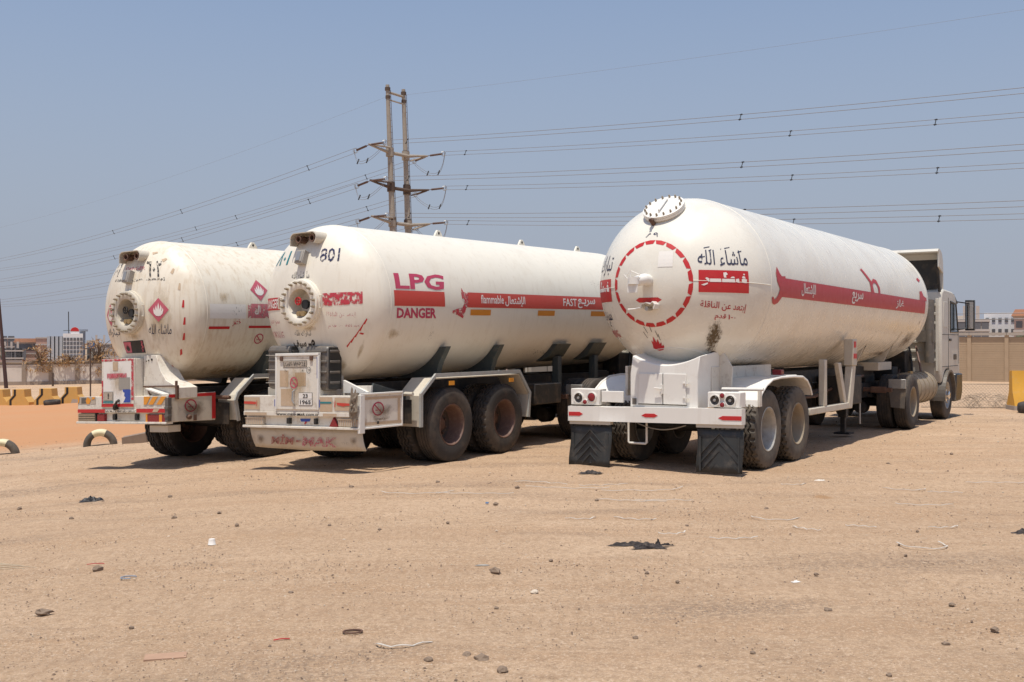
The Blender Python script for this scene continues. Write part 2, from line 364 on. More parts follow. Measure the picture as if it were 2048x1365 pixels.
# ------------------------------------------------------------------ lettering and film on curved or flat metal
AR = {'ا': 'FE8D2', 'أ': 'FE832', 'إ': 'FE872', 'ب': 'FE8F4', 'ة': 'FE932', 'ت': 'FE954', 'ش': 'FEB54', 'س': 'FEB14', 'خ': 'FEA54', 'ح': 'FEA14', 'د': 'FEA92',
      'ر': 'FEAD2', 'ز': 'FEAF2', 'ط': 'FEC14', 'ع': 'FEC94', 'غ': 'FECD4', 'ف': 'FED14', 'ق': 'FED54', 'ك': 'FED94', 'ل': 'FEDD4', 'م': 'FEE14', 'ن': 'FEE54',
      'ه': 'FEE94', 'و': 'FEED2', 'ي': 'FEF14', 'ء': 'FE801', 'ـ': 'X4'}
def arabic(s):
    out = []
    for i, ch in enumerate(s):
        if ch not in AR: out.append(ch); continue
        code = AR[ch]; n = int(code[-1])
        prev = i > 0 and s[i - 1] in AR and AR[s[i - 1]][-1] == '4' and ch != 'ء'
        nxt = n == 4 and i + 1 < len(s) and s[i + 1] in AR and s[i + 1] != 'ء'
        if ch == 'ـ': out.append(ch); continue
        form = (3 if prev else 2) if nxt else (1 if prev else 0)
        out.append(chr(int(code[:-1], 16) + form))
    r = ''.join(out)[::-1]
    import re
    return re.sub('[٠-٩]+', lambda m: m.group(0)[::-1], r)
def text2d(s, bold=0, shear=0):
    c = bpy.data.curves.new('lettering', 'FONT'); c.body = s; c.resolution_u = 2; c.offset = bold; c.shear = shear
    o = bpy.data.objects.new('lettering', c); COL.objects.link(o)
    dg = bpy.context.evaluated_depsgraph_get(); dg.update()
    me = bpy.data.meshes.new_from_object(o.evaluated_get(dg))
    v = [(p.co.x, p.co.y) for p in me.vertices]; f = [tuple(p.vertices) for p in me.polygons]
    bpy.data.objects.remove(o); bpy.data.curves.remove(c); bpy.data.meshes.remove(me)
    x0 = min(p[0] for p in v); x1 = max(p[0] for p in v); y0 = min(p[1] for p in v); y1 = max(p[1] for p in v)
    return [((x - x0) / (x1 - x0), (y - y0) / (y1 - y0)) for x, y in v], f
def poly2d(*polys):
    v = []; f = []
    for p in polys:
        f.append(tuple(range(len(v), len(v) + len(p)))); v += p
    return v, f
UNIT = poly2d([(0, 0), (1, 0), (1, 1), (0, 1)])
def decal(name, vf, fmap, mat, parent, nx=1, ny=1, loc=(0, 0, 0)):
    bm = bmesh.new(); bv = [bm.verts.new((x, y, 0)) for x, y in vf[0]]
    for f in vf[1]:
        try: bm.faces.new([bv[i] for i in f])
        except ValueError: pass
    bmesh.ops.remove_doubles(bm, verts=bm.verts[:], dist=1e-5)
    bmesh.ops.triangulate(bm, faces=bm.faces[:])
    for n_, ax in ((nx, 0), (ny, 1)):
        for k in range(1, n_):
            co = [0, 0, 0]; no = [0, 0, 0]; co[ax] = k / n_; no[ax] = 1
            bmesh.ops.bisect_plane(bm, geom=bm.verts[:] + bm.edges[:] + bm.faces[:], plane_co=co, plane_no=no, dist=1e-6)
    uvl = bm.loops.layers.uv.new('uv')
    for f in bm.faces:
        for l in f.loops: l[uvl].uv = (l.vert.co.x, l.vert.co.y)
    for v in bm.verts: v.co = fmap(v.co.x, v.co.y)
    bmesh.ops.recalc_face_normals(bm, faces=bm.faces[:])
    me = bpy.data.meshes.new(name); bm.to_mesh(me); bm.free(); me.materials.append(mat)
    return link(name, me, parent, loc)
def bil(x, y, q):   # q = bottom-left, bottom-right, top-right, top-left
    return tuple((1 - x) * (1 - y) * q[0][i] + x * (1 - y) * q[1][i] + x * y * q[2][i] + (1 - x) * y * q[3][i] for i in (0, 1))
FLAME = [[(.5, 0), (.72, .03), (.93, .2), (1, .45), (.93, .62), (.88, .45), (.8, .36), (.84, .6), (.72, .86), (.68, .62), (.6, .48), (.58, .72), (.5, 1), (.42, .72), (.4, .5),
          (.33, .64), (.28, .82), (.2, .6), (.2, .4), (.12, .5), (.06, .66), (0, .42), (.06, .2), (.28, .03)]]
def ring2d(n=28, r0=.40, r1=.5):
    v = []; f = []
    for i in range(n):
        a = 2 * math.pi * i / n; v += [(.5 + r0 * math.cos(a), .5 + r0 * math.sin(a)), (.5 + r1 * math.cos(a), .5 + r1 * math.sin(a))]
    for i in range(n):
        j = (i + 1) % n; f.append((2 * i, 2 * i + 1, 2 * j + 1, 2 * j))
    return v, f
def nosmoke2d():
    v, f = ring2d(); 
    for p in ([(.17, .77), (.23, .83), (.83, .23), (.77, .17)], [(.25, .44), (.5, .44), (.5, .38), (.25, .38)], [(.6, .44), (.74, .44), (.74, .38), (.6, .38)]):
        f.append(tuple(range(len(v), len(v) + 4))); v += p
    return v, f
class Tank:
    def __init__(s, R, D, Ln, la=0, th=(0, 0)): s.R, s.D, s.L, s.la, s.th = R, D, Ln, la, th
    def head(s, lon, lat, off=0):
        lo, la = R_(lon), R_(lat + s.la); n = Vector((math.cos(la) * math.sin(lo) / s.R, -math.cos(la) * math.cos(lo) / s.D, math.sin(la) / s.R)).normalized()
        return Vector((s.R * math.cos(la) * math.sin(lo), s.D * (1 - math.cos(la) * math.cos(lo)), s.R * math.sin(la))) + n * off
    def normal(s, lon, lat):
        return (s.head(lon, lat, 1) - s.head(lon, lat, 0)).normalized()
    def cyl(s, a, th, off=0):
        t = R_(th + s.th[0] + s.th[1] * a); return Vector(((s.R + off) * math.cos(t), a, (s.R + off) * math.sin(t)))
    def H(s, q, off=.004):
        if len(q) == 4 and not isinstance(q[0], tuple): q = [(q[0], q[2]), (q[1], q[2]), (q[1], q[3]), (q[0], q[3])]
        return lambda x, y: s.head(*bil(x, y, q), off)
    def C(s, q, off=.004):
        if len(q) == 4 and not isinstance(q[0], tuple): q = [(q[0], q[2]), (q[1], q[2]), (q[1], q[3]), (q[0], q[3])]
        return lambda x, y: s.cyl(*bil(x, y, q), off)
    def shell(s, hole=.0005):
        prof = []; nh = 40
        for i in range(nh):
            a = math.pi / 2 * i / nh
            if s.R * math.sin(a) >= hole or not hole > .01: prof.append((s.D * (1 - math.cos(a)), max(s.R * math.sin(a), .0005)))
        for i in range(13): prof.append((s.D + s.L * i / 12, s.R))
        for i in range(1, nh + 1): a = math.pi / 2 * i / nh; prof.append((s.D + s.L + s.D * math.sin(a), max(s.R * math.cos(a), .0005)))
        return MB().lathe(prof, 96, 'y')
    def seam(s, a, w_=.016, h=.006):
        return MB().lathe([(a - w_, s.R - .003), (a - w_ * .5, s.R + h), (a + w_ * .5, s.R + h), (a + w_, s.R - .003)], 96, 'y')

# ------------------------------------------------------------------ wheels
def tyre_mesh(style, mat, R=.53, W=.29):
    k = W / .29
    side = [(-.112, .285), (-.138, .31), (-.146, .37), (-.147, .43), (-.140, .475), (-.128, .505)]
    cols = []
    if style == 'lug':
        gr = [-.060, 0, .060]; hw = .011
        for c in gr: cols += [(c - hw - .003, 0, 1), (c - hw, -.022, 1), (c + hw, -.022, 1), (c + hw + .003, 0, 1)]
        cols = [(-.118, -.008, 2), (-.098, -.001, 2)] + cols + [(.098, -.001, 2), (.118, -.008, 2)]
    else:
        gr = [-.072, -.024, .024, .072]; hw = .004
        for c in gr: cols += [(c - hw - .002, 0, 0), (c - hw, -.010, 0), (c + hw, -.010, 0), (c + hw + .002, 0, 0)]
        cols = [(-.120, -.008, 3), (-.112, -.003, 3)] + cols + [(.112, -.003, 3), (.120, -.008, 3)]
    prof = [(x, r, 9) for x, r in side] + [(x, .53 + d, t) for x, d, t in cols] + [(-x, r, 9) for x, r in side[::-1]]
    def rf(a, i, x, r):
        x0, r0, t = prof[i]
        if t == 1: x0 += (.013, .013, 0, -.013, -.013, 0)[a % 6]
        if t == 2:
            if a % 6 in ((0, 1) if x0 < 0 else (3, 4)): r0 -= .024
        if t == 3 and a % 4 == 0: r0 -= .006
        if t == 9 and .36 < r0 < .44: x0 *= 1 + (.004 if a % 2 else 0)
        return x0 * k, r0 * R / .53
    return MB().lathe([(p[0], p[1]) for p in prof], 168, 'x', rfun=rf).mesh('tyre', mat, 35)
def rim_mesh(mat, steer=False, disc=None):
    if steer:
        return MB().lathe([(-.11, .288), (.118, .296), (.135, .300), (.138, .288), (.125, .275), (.06, .262), (.05, .25), (.085, .20), (.10, .15), (.10, .0005)], 48, 'x').mesh('wheel', mat, 40)
    me = MB().lathe([(-.125, .288), (.118, .296), (.135, .300), (.138, .288), (.122, .276), (.10, .266), (.085, .258), (-.10, .246), (-.125, .225), (-.13, .17), (-.13, .0005)], 48, 'x').mesh('wheel', mat, 40)
    me.materials.append(disc)
    for p in me.polygons:
        if p.center.x < -.03: p.material_index = 1
    return me
def hub_mesh(mat, steer=False):
    x = .10 if steer else -.13
    m = MB().lathe([(x, .14), (x + .02, .135), (x + .03, .095), (x + .075, .09), (x + .095, .06), (x + .095, .0005)], 24, 'x')
    for i in range(10):
        a = 2 * math.pi * i / 10
        m.tube([(x - .002, .168 * math.cos(a), .168 * math.sin(a)), (x + .035, .168 * math.cos(a), .168 * math.sin(a))], .017, 6)
    return m.mesh('hub', mat, 40)
TY = {'lug': tyre_mesh('lug', M['rubber']), 'lug_dusty': tyre_mesh('lug', M['rubber_dusty']), 'rib': tyre_mesh('rib', M['rubber']), 'rib_dusty': tyre_mesh('rib', M['rubber_dusty'])}
M['disc'] = surf('grimy shaded wheel disc', (.075, .05, .036), .75, .2, 12, grime=((.16, .11, .07), .4, 10, .54))  # dirt plus the shade inside the deep dish, both put into this dark colour
RM = {k: rim_mesh(M['rim_' + k], False, M['disc']) for k in ('brown', 'grey', 'tan')}
HB = {k: hub_mesh(M['rust'] if k != 'grey' else M['rim_tan']) for k in ('brown', 'grey', 'tan')}
RMS = rim_mesh(M['rim_grey'], True); HBS = hub_mesh(M['chrome'], True)
def wheel(root, v, u, z, tyre, rim, steer=False):
    side = 1 if v > 0 else -1; inner = abs(v) < .9
    flip = (side < 0) != inner
    o = link('wheel', RMS if steer else RM[rim], root, (v, u, z), (random.uniform(0, 6), 0, math.pi if flip else 0))
    o.rotation_mode = 'ZXY' if False else 'XYZ'
    link('tyre', TY[tyre], o); link('hub', HBS if steer else HB[rim], o)
    return o

# ------------------------------------------------------------------ tractor units (each joins its tanker)
def tractor(root, off, zb, cabm, rim='tan', tyre='rib', spoiler=True):
    """front axle at u = 12.456 + off"""
    def P(name, mb, mat, smooth=40, bev=0, parent=root):
        return part(name, mb.xf(Matrix.Translation((0, off, zb))) if parent is root else mb, mat, parent, smooth, bev)
    P('chassis_rail', MB().box(-.46, -.36, 7.9, 13.2, .62, .90).box(.36, .46, 7.9, 13.2, .62, .90), M['chassis'])
    m = MB()
    for y in (8.0, 9.9, 10.7, 12.9): m.box(-.36, .36, y, y + .12, .66, .86)
    m.tube([(-.75, 9.2, .5), (.75, 9.2, .5)], .085, 10).tube([(-.8, 12.456, .48), (.8, 12.456, .48)], .07, 8).lathe([(8.95, .02), (8.97, .17), (9.2, .22), (9.42, .17), (9.45, .02)], 16, 'y', (0, 0, .52))
    m.tube([(0, 9.4, .55), (0, 12.0, .7)], .06, 8)
    for sx in (-.5, .5): m.box(sx - .05, sx + .05, 8.7, 9.7, .62, .68).lathe([(8.75, .01), (8.77, .13), (9.0, .13), (9.02, .01)], 14, 'y', (sx * .6, 0, .42))
    P('axle', m, M['chassis'])
    P('fifth_wheel', MB().lathe([(1.06, .45), (1.12, .46), (1.14, .44), (1.14, .10)], 24, 'z', (0, 9.1, 0)).box(-.4, .4, 8.75, 9.45, .90, 1.06), M['chassis'])
    # cab shell with wheel arch
    arch = [(12.456 + .60 * math.cos(a), .50 + .60 * math.sin(a)) for a in [R_(x) for x in range(25, 160, 9)]]
    prof = [(11.86, 1.02), (11.86, 2.66), (11.92, 2.79), (12.1, 2.86), (13.0, 2.83), (13.28, 2.76), (13.40, 2.66), (13.70, 1.98), (13.76, 1.86), (13.80, 1.0), (13.78, .62), (13.1, .58)] + arch
    cab = P('cab', MB().prism(prof, 'x', -1.2, 1.2), cabm, 35, .05)
    def Q(name, mb, mat, smooth=40, bev=0):
        return part(name, mb.xf(Matrix.Translation((0, off, zb))), mat, cab, smooth, bev)
    for sx in (-1, 1):
        g = [(12.74, 1.92), (13.58, 1.92), (13.34, 2.56), (12.74, 2.60)]
        Q('window', MB().prism(g, 'x', sx * 1.196, sx * 1.206), M['glass'])
        fr = MB()
        for a, b in zip(g, g[1:] + g[:1]): fr.tube([(sx * 1.205, *a), (sx * 1.205, *b)], .018, 6)
        Q('window_frame', fr, M['black'])
        sm = MB()
        for a, b in (((12.55, .98), (12.55, 2.68)), ((13.62, 1.2), (13.62, 1.9)), ((11.9, 1.86), (13.66, 1.86)), ((11.9, 1.16), (13.6, 1.16))):
            sm.tube([(sx * 1.2, *a), (sx * 1.2, *b)], .007, 5)
        Q('door_seam', sm, M['chassis'])
        Q('door_handle', MB().box(min(sx * 1.2, sx * 1.225), max(sx * 1.2, sx * 1.225), 12.62, 12.80, 1.72, 1.77), M['black'], 40, .006)
        Q('side_vent', MB().box(min(sx * 1.2, sx * 1.212), max(sx * 1.2, sx * 1.212), 13.10, 13.40, 1.30, 1.42), M['black'])
        st = MB().prism([(11.99, 2.02), (12.45, 2.02), (12.45, 2.58), (12.05, 2.58)], 'x', sx * 1.198, sx * 1.21)
        Q('side_panel', st, cabm, 40, .01)
        mi = MB().tube([(sx * 1.18, 13.46, 2.62), (sx * 1.42, 13.72, 2.58)], .016, 6).tube([(sx * 1.18, 13.68, 1.98), (sx * 1.42, 13.74, 2.02)], .016, 6).tube([(sx * 1.42, 13.72, 2.6), (sx * 1.42, 13.74, 1.98)], .016, 6)
        mi.box(min(sx * 1.33, sx * 1.53), max(sx * 1.33, sx * 1.53), 13.72, 13.84, 1.96, 2.66)
        mr = Q('mirror', mi, M['black'], 40, .03)
        part('mirror_glass', MB().box(min(sx * 1.35, sx * 1.51), max(sx * 1.35, sx * 1.51), 13.712, 13.719, 2.0, 2.62).xf(Matrix.Translation((0, off, zb))), M['mirror'], root)
        ar = [(12.456 + .585 * math.cos(R_(a)), .50 + .585 * math.sin(R_(a))) for a in range(-12, 196, 8)]
        P('wheel_arch', MB().strip(ar, 'x', *(sorted((sx * .84, sx * 1.27))), -.05), M['grey_plastic'], 50)
        P('step_box', MB().prism([(13.05, .36), (13.62, .36), (13.80, .55), (13.80, .98), (13.14, .98)], 'x', *sorted((sx * .9, sx * 1.26))), M['black'], 40, .03)
        P('headlight', MB().box(*sorted((sx * .7, sx * 1.15)), 13.79, 13.84, .72, .95), M['lamp_clear'], 40, .02)
    Q('windscreen', MB().prism([(13.44, 2.60), (13.70, 2.02), (13.715, 2.03), (13.455, 2.615)], 'x', -1.1, 1.1), M['glass'])
    Q('sun_visor', MB().prism([(13.36, 2.74), (13.78, 2.58), (13.79, 2.61), (13.36, 2.79)], 'x', -1.16, 1.16), M['black'])
    Q('grille', MB().box(-.8, .8, 13.79, 13.82, 1.1, 1.75), M['black'])
    P('front_bumper', MB().box(-1.2, 1.2, 13.6, 13.88, .36, .70), M['grey_plastic'], 40, .04)
    rb = MB()
    for i in range(7): rb.box(-1.12, 1.12, 11.825, 11.865, 1.28 + i * .2, 1.33 + i * .2)
    for x in (-1.14, -.4, .4, 1.08): rb.box(x, x + .06, 11.815, 11.86, 1.06, 2.64)
    Q('rear_wall_rib', rb, cabm, 40, .006)
    if spoiler:
        # open-backed roof spoiler
        sp = MB().strip([(12.10, 2.82), (12.10, 3.2), (12.06, 3.45), (11.96, 3.60), (11.82, 3.655), (11.66, 3.67), (11.60, 3.62)], 'x', -1.18, 1.18, .035)
        for sx in (-1, 1):
            sp.prism([(12.06, 3.45), (11.96, 3.60), (11.82, 3.655), (11.68, 3.66), (11.68, 3.32), (11.8, 3.28), (12.08, 3.2)], 'x', *sorted((sx * 1.15, sx * 1.185)))
        P('roof_spoiler', sp, cabm, 35)
        P('spoiler_strut', MB().tube([(1.12, 11.76, 3.4), (1.16, 11.86, 2.78)], .03, 6).tube([(-1.12, 11.76, 3.4), (-1.16, 11.86, 2.78)], .03, 6).tube([(.3, 11.95, 3.46), (.3, 11.95, 2.82)], .022, 6).box(-1.1, 1.1, 12.03, 12.05, 2.86, 3.5), M['chassis'])
    P('air_intake', MB().tube([(.98, 11.70, 1.25), (.98, 11.70, 2.35), (.98, 11.74, 2.6)], .10, 12).box(.72, 1.08, 11.62, 11.82, 1.7, 1.95), M['grey_plastic'], 40)
    P('exhaust_pipe', MB().tube([(-.95, 11.70, .9), (-.95, 11.70, 2.5), (-.95, 11.55, 2.62)], .07, 10), M['rust'])
    P('equipment_box', MB().box(-.9, .62, 11.1, 11.66, .92, 1.5).box(-.5, .3, 10.5, 11.05, .9, 1.32).box(.1, .55, 10.3, 10.75, .92, 1.18), M['chassis'], 40, .02)
    for k, (x, c) in enumerate(((.25, 'rust'), (-.05, 'chassis'), (.5, 'chassis'), (.68, 'rim_brown'))):
        pts = [(x + .25 * math.sin(t * 2.6), 11.78 - 1.25 * t, 2.2 - .2 * k - (1.25 - .15 * k) * math.sin(t * 2.0)) for t in [i / 14 for i in range(15)]]
        P('air_hose', MB().tube(pts, .022, 6), M[c])
    ft = MB().lathe([(9.86, .0005), (9.87, .28), (9.90, .325), (11.42, .325), (11.46, .28), (11.47, .0005)], 32, 'y', (.88, 0, .74))
    tk = P('fuel_tank', ft, M['rim_tan'], 40)
    bd = MB()
    for y in (9.98, 10.35, 10.72, 11.1, 11.36): bd.lathe([(y - .03, .327), (y - .028, .336), (y + .028, .336), (y + .03, .327)], 32, 'y', (.88, 0, .74))
    part('tank_strap', bd.xf(Matrix.Translation((0, off, zb))), M['rim_tan'], tk)
    P('tank_cap', MB().tube([(.95, 10.1, 1.04), (.95, 10.1, 1.10)], .05, 10), M['brass'])
    P('battery_box', MB().box(-1.18, -.55, 10.0, 11.3, .48, .95), M['chassis'], 40, .02)
    for sx in (-1, 1):
        P('mudguard', MB().box(*sorted((sx * .90, sx * 1.22)), 8.55, 8.60, .80, .98), M['galv'], 40, .006)
        P('mud_flap', MB().prism([(sx * .94, .44), (sx * 1.19, .42), (sx * 1.22, .80), (sx * .90, .80)], 'y', 8.57, 8.585), M['grey_plastic'])
    P('tail_bar', MB().box(-1.0, 1.0, 8.40, 8.48, .74, .82).box(-.9, -.6, 8.38, 8.40, .72, .84).box(.6, .9, 8.38, 8.40, .72, .84), M['rust'], 40, .01)
    for sx in (-1, 1):
        x, y = root_xy(root, sx * 1.06, 12.456 + off)
        wheel(root, sx * 1.06, 12.456 + off, gz(x) - root.location.z + .525, tyre, rim, True)
        for vv in (1.08, .76):
            x, y = root_xy(root, sx * vv, 9.2 + off); wheel(root, sx * vv, 9.2 + off, gz(x) - root.location.z + .525, tyre, rim)
TH = R_(33); FW = (math.sin(TH), math.cos(TH)); LT = (math.cos(TH), -math.sin(TH))
def root_xy(root, v, u):
    return root.location.x + u * FW[0] + v * LT[0], root.location.y + u * FW[1] + v * LT[1]
def chamfer_ring(r, n, f): return [f(2 * math.pi * i / n) for i in range(n)]

# ================================================================== RIGHT TANKER: clean white round-ended tank
rr = thing('tanker_truck', 'newest white gas tanker with hemispherical tank end, dashed red ring and plain white bumper', 'truck', (1.83, 14.33, 0), -TH, 'parked gas tanker trucks')
T = Tank(1.222, 1.2, 9.2, 2.4, (2.7, -.31))
TKR = (0, -.05, 2.468); TROT = (.002, 0, 0)
tk = part('tank', T.shell(), M['tank_r'], rr, 60, 0, TKR, TROT)
for a in (1.2, 3.6, 6.1, 8.5, 10.35): part('weld_seam', T.seam(a, .016, .006 if a in (1.2, 10.35) else .002), M['tank_r'], tk, 60)
def bead(tank, pts, r=.007): return MB().tube(pts, r, 6)
part('weld_seam', MB().tube([T.head(27 + i * 3.2, -1.6 - i * .09, 0) for i in range(20)], .006, 6), M['tank_r'], tk)
part('weld_seam', MB().tube([T.head(-29 - i * 3, -4.4, 0) for i in range(19)], .006, 6), M['tank_r'], tk)
for p in ([T.head(10 + i * 2.4, -58 + 10 * math.sin(i / 20 * 3.1), 0) for i in range(20)],):
    part('weld_seam', MB().tube([T.head(-62 + i * 6.2, -62 - 7 * math.sin(i / 20 * 3.14), 0) for i in range(21)], .009, 6), M['tank_r'], tk)
part('weld_seam', MB().tube([T.head(10 + 46 * math.cos(R_(a)) * .9, -64 + 17 * math.sin(R_(a)), 0) for a in range(-20, 200, 8)], .008, 6), M['tank_r'], tk)
# dashed red ring of tape pieces, corners notched
for i in range(21):
    a0, a1 = 2 * math.pi * i / 21, 2 * math.pi * (i + 1) / 21
    def pr(a, r): return (-.9 + r * math.cos(a) * 1.0, -2.8 + r * math.sin(a))
    q = [pr(a0 + .045, 25.3), pr(a0 + .004, 27.9), pr((a0 + a1) / 2, 28.05), pr(a1 - .004, 27.9), pr(a1 - .045, 25.3)]
    decal('ring_dash', poly2d([((x + 30) / 60, (y + 32) / 60) for x, y in q]), T.H((-30, 30, -32, 28), .003), M['red'], tk, 20, 20)
hd = lambda n, vf, box, mat, nx=6, ny=4, off=.004: decal(n, vf, T.H(box, off), M[mat], tk, nx, ny)
cy = lambda n, vf, box, mat, nx=2, ny=6, off=.004: decal(n, vf, T.C(box, off), M[mat], tk, nx, ny)
hd('direction_mark', poly2d([(0, .5), (.14, 0), (.86, 0), (1, .5), (.86, 1), (.14, 1)]), (-10.6, 7.6, -14.6, -11.6), 'red', 6, 2)
hd('lettering', text2d(arabic('٨٩'), .01), (-7.8, 2.3, 27.4, 30.8), 'navy', 4, 3)
hd('lettering', text2d(arabic('مَاشَاءَ اللّه'.replace('َ', '').replace('ّ', '')), .004), (29.8, 64.2, 7.2, 17.5), 'navy_script', 12, 6)
for lo, la, w_ in ((59, 16, 3.4), (50, 18.3, 4), (36, 18.5, 4), (38, 16.6, 2), (45.5, 17.4, .6), (33, 12.2, 3)):
    hd('lettering', poly2d([(0, 0), (1, .6), (1, 1), (0, .4)]), (lo - w_ / 2, lo + w_ / 2, la, la + 1.4), 'navy_script', 1, 1)
hd('danger_panel', UNIT, [(30.2, -8.7), (64.3, -9.2), (63.7, 4.4), (30.2, 4.8)], 'red', 14, 8)
def stencil_khatar(fn, mat='white_txt'):
    # stencil-cut Arabic word for danger: bar with hook, loop and dots
    polys = [[(.19, .46), (.41, .46), (.41, .62), (.19, .62)], [(.43, .46), (.70, .46), (.70, .62), (.43, .62)], [(.72, .48), (.80, .44), (.79, .65), (.72, .62)],
             [(.15, .5), (.175, .46), (.18, .62), (.13, .68), (.10, .64)], [(.02, .32), (.08, .28), (.15, .36), (.15, .43), (.06, .36)],
             [(.60, .66), (.70, .66), (.68, .74), (.63, .73)], [(.47, .68), (.52, .68), (.51, .78), (.55, .84), (.52, .94), (.46, .92), (.46, .82)],
             [(.86, .46), (.97, .44), (.98, .62), (.90, .66), (.85, .62)], [(.86, .68), (.95, .66), (.93, .76), (.88, .78)], [(.89, .84), (.92, .81), (.94, .86), (.91, .91)]]
    return polys
for p in stencil_khatar(None):
    decal('lettering', poly2d(p), T.H([(31, -8.2), (63.2, -8.6), (62.8, 4), (31, 4.3)], .007), M['white_txt'], tk, 12, 6)
hd('lettering', text2d(arabic('إبتعد عن الناقلة'), .012), [(31.5, -19.4), (63.9, -22.0), (63.9, -15.9), (31.5, -13.6)], 'red_txt', 12, 6)
hd('lettering', text2d(arabic('قدم'), .015), [(41.5, -26.2), (49.5, -26.8), (49.5, -22.3), (41.5, -21.6)], 'red_txt', 4, 4)
hd('lettering', text2d(arabic('١٠٠'), .015), [(51, -25.6), (57, -26.1), (57, -22.9), (51, -22.6)], 'red_txt', 4, 4)
hd('flame_sign', poly2d([(.5, 0), (.85, .08), (1, .3), (.98, .45), (.84, .36), (.88, .62), (.74, .5), (.7, .84), (.56, .6), (.44, 1), (.32, .62), (.22, .74), (.18, .4), (.1, .2)]), (-9, 3.5, -49.5, -37.5), 'red', 5, 5)
for x0, x1, y0 in ((.16, .02, .62), (.28, .16, .86), (.56, .5, .92), (.86, .78, .66), (.94, .9, .5)):
    hd('flame_sign', poly2d([(x0, y0), (x0 + .03, y0), (x1 + .03, y0 + .32), (x1, y0 + .32)]), (-11, 2.5, -48, -33), 'black_txt', 2, 3)
hd('sticker', UNIT, (5, 14.5, 7, 17), 'pale', 4, 4)
hd('danger_panel', UNIT, (-66, -33.6, -13.2, 1.2), 'red', 14, 8)
for p in stencil_khatar(None):
    decal('lettering', poly2d(p), T.H((-66, -35, -13, 1), .007), M['white_txt'], tk, 12, 6)
hd('lettering', text2d(arabic('تبارك الله')), (-70, -34, 3.4, 17), 'navy_script', 12, 6)
hd('lettering', text2d(arabic('ممنوع التدخين')), (-66, -40, -30, -17), 'navy_script', 10, 5)
hd('lettering', text2d('NO SMOKING', .01), (-72, -41, -38, -32.5), 'red_txt', 10, 4)
hd('soot_stain', UNIT, (35, 52, -55, -22), 'soot', 8, 10, .003)
hd('soot_stain', UNIT, (42, 53, -60, -46), 'soot', 6, 6, .005)
cy('stripe', UNIT, [(1.60, -9.8), (10.25, -9.8), (10.25, 2.5), (1.55, 2.5)], 'red_bar', 6, 6)
cy('stripe_letter', poly2d([(.42, 1), (.30, .82), (.34, .62), (.46, .50), (.56, .42), (.46, .25), (.26, .12), (.10, .20), (.02, .16), (.12, .02), (.30, -.01), (.52, .05), (.74, .2), (.98, .36), (1.0, .78), (.72, .76), (.58, .84)]), (1.22, 1.75, -15, 9.2), 'red_bar', 3, 8, .006)
for p in ([(0, .93), (.10, 1), (.52, .46), (.58, .06), (.62, 0), (.40, 0), (.38, .42)], [(.46, .42), (.66, .62), (.84, .58), (1, .26), (1, 0), (.88, 0), (.88, .22), (.80, .40), (.66, .44), (.5, .3)]):
    cy('stripe_letter', poly2d(p), (5.75, 6.75, 2.3, 21.5), 'red_bar', 3, 8, .006)
cy('stripe_letter', poly2d([(0, .5), (.5, 0), (1, .5), (.5, 1)]), (9.85, 10.15, 20, 25), 'red_bar', 2, 2, .006)
cy('stripe_letter', poly2d([(0, 0), (.1, .9), (.4, 1), (.6, .5), (1, .3), (1, 0)]), (9.75, 10.35, 2.3, 11.5), 'red_bar', 2, 3, .006)
for s_, b in (('الإشتعال', (2.42, 3.07, -8.3, 1.2)), ('سريع', (4.97, 5.63, -8.6, .6)), ('غاز', (7.85, 8.45, -8.2, 0))):
    cy('lettering', text2d(arabic(s_), .02), b, 'white_txt', 4, 6, .009)
cy('grime_stain', UNIT, (9.2, 10.3, -52, -24), 'stain_dark', 5, 8, .003)
cy('grime_stain', UNIT, (7.6, 10.2, -62, -50), 'stain_dark', 5, 8, .003)
cy('reinforcement_mark', UNIT, (9.95, 10.1, -22, -15), 'stain_dark', 2, 2, .006)
# manhole cover on the shoulder of the rear dome
def frame_at(p, n):
    z = n; x = Vector((1, 0, 0)); x = (x - z * x.dot(z)).normalized(); y = z.cross(x)
    m = Matrix((x, y, z)).transposed().to_4x4(); m.translation = p; return m
tm = Matrix.Translation(TKR) @ Matrix.Rotation(TROT[0], 4, 'X')
fm = tm @ frame_at(T.head(-2, 52.3), T.normal(-2, 52.3)) @ Matrix.Scale(.95, 4)
mc = part('manhole_cover', MB().lathe([(-.10, .275), (-.01, .275), (-.008, .302), (.022, .302), (.024, .29), (.026, .302), (.058, .302), (.062, .292), (.062, .0005)], 40, 'z').xf(fm), M['white'], rr, 40)
bm_ = MB().tube([(0, 0, 0), (0, 0, .03)], .015, 6).tube([(0, 0, .03), (0, 0, .045)], .009, 6).mesh('bolt', M['bolt'], 40)
for i in range(16):
    a = 2 * math.pi * i / 16; b = link('bolt', bm_, mc); b.matrix_local = fm @ Matrix.Translation((.262 * math.cos(a), .262 * math.sin(a), .061))
part('cover_handle', MB().tube([(0, -.16, .06), (0, -.16, .095), (0, .16, .095), (0, .16, .06)], .014, 6).xf(fm), M['white'], mc)
part('vent_plug', MB().tube([tm @ T.head(-5, 38.0, -.01), tm @ T.head(-5, 37.8, .09)], .030, 10).tube([tm @ T.head(-5, 37.8, .09), tm @ T.head(-4.5, 36.2, .12)], .018, 8), M['rust'], rr)
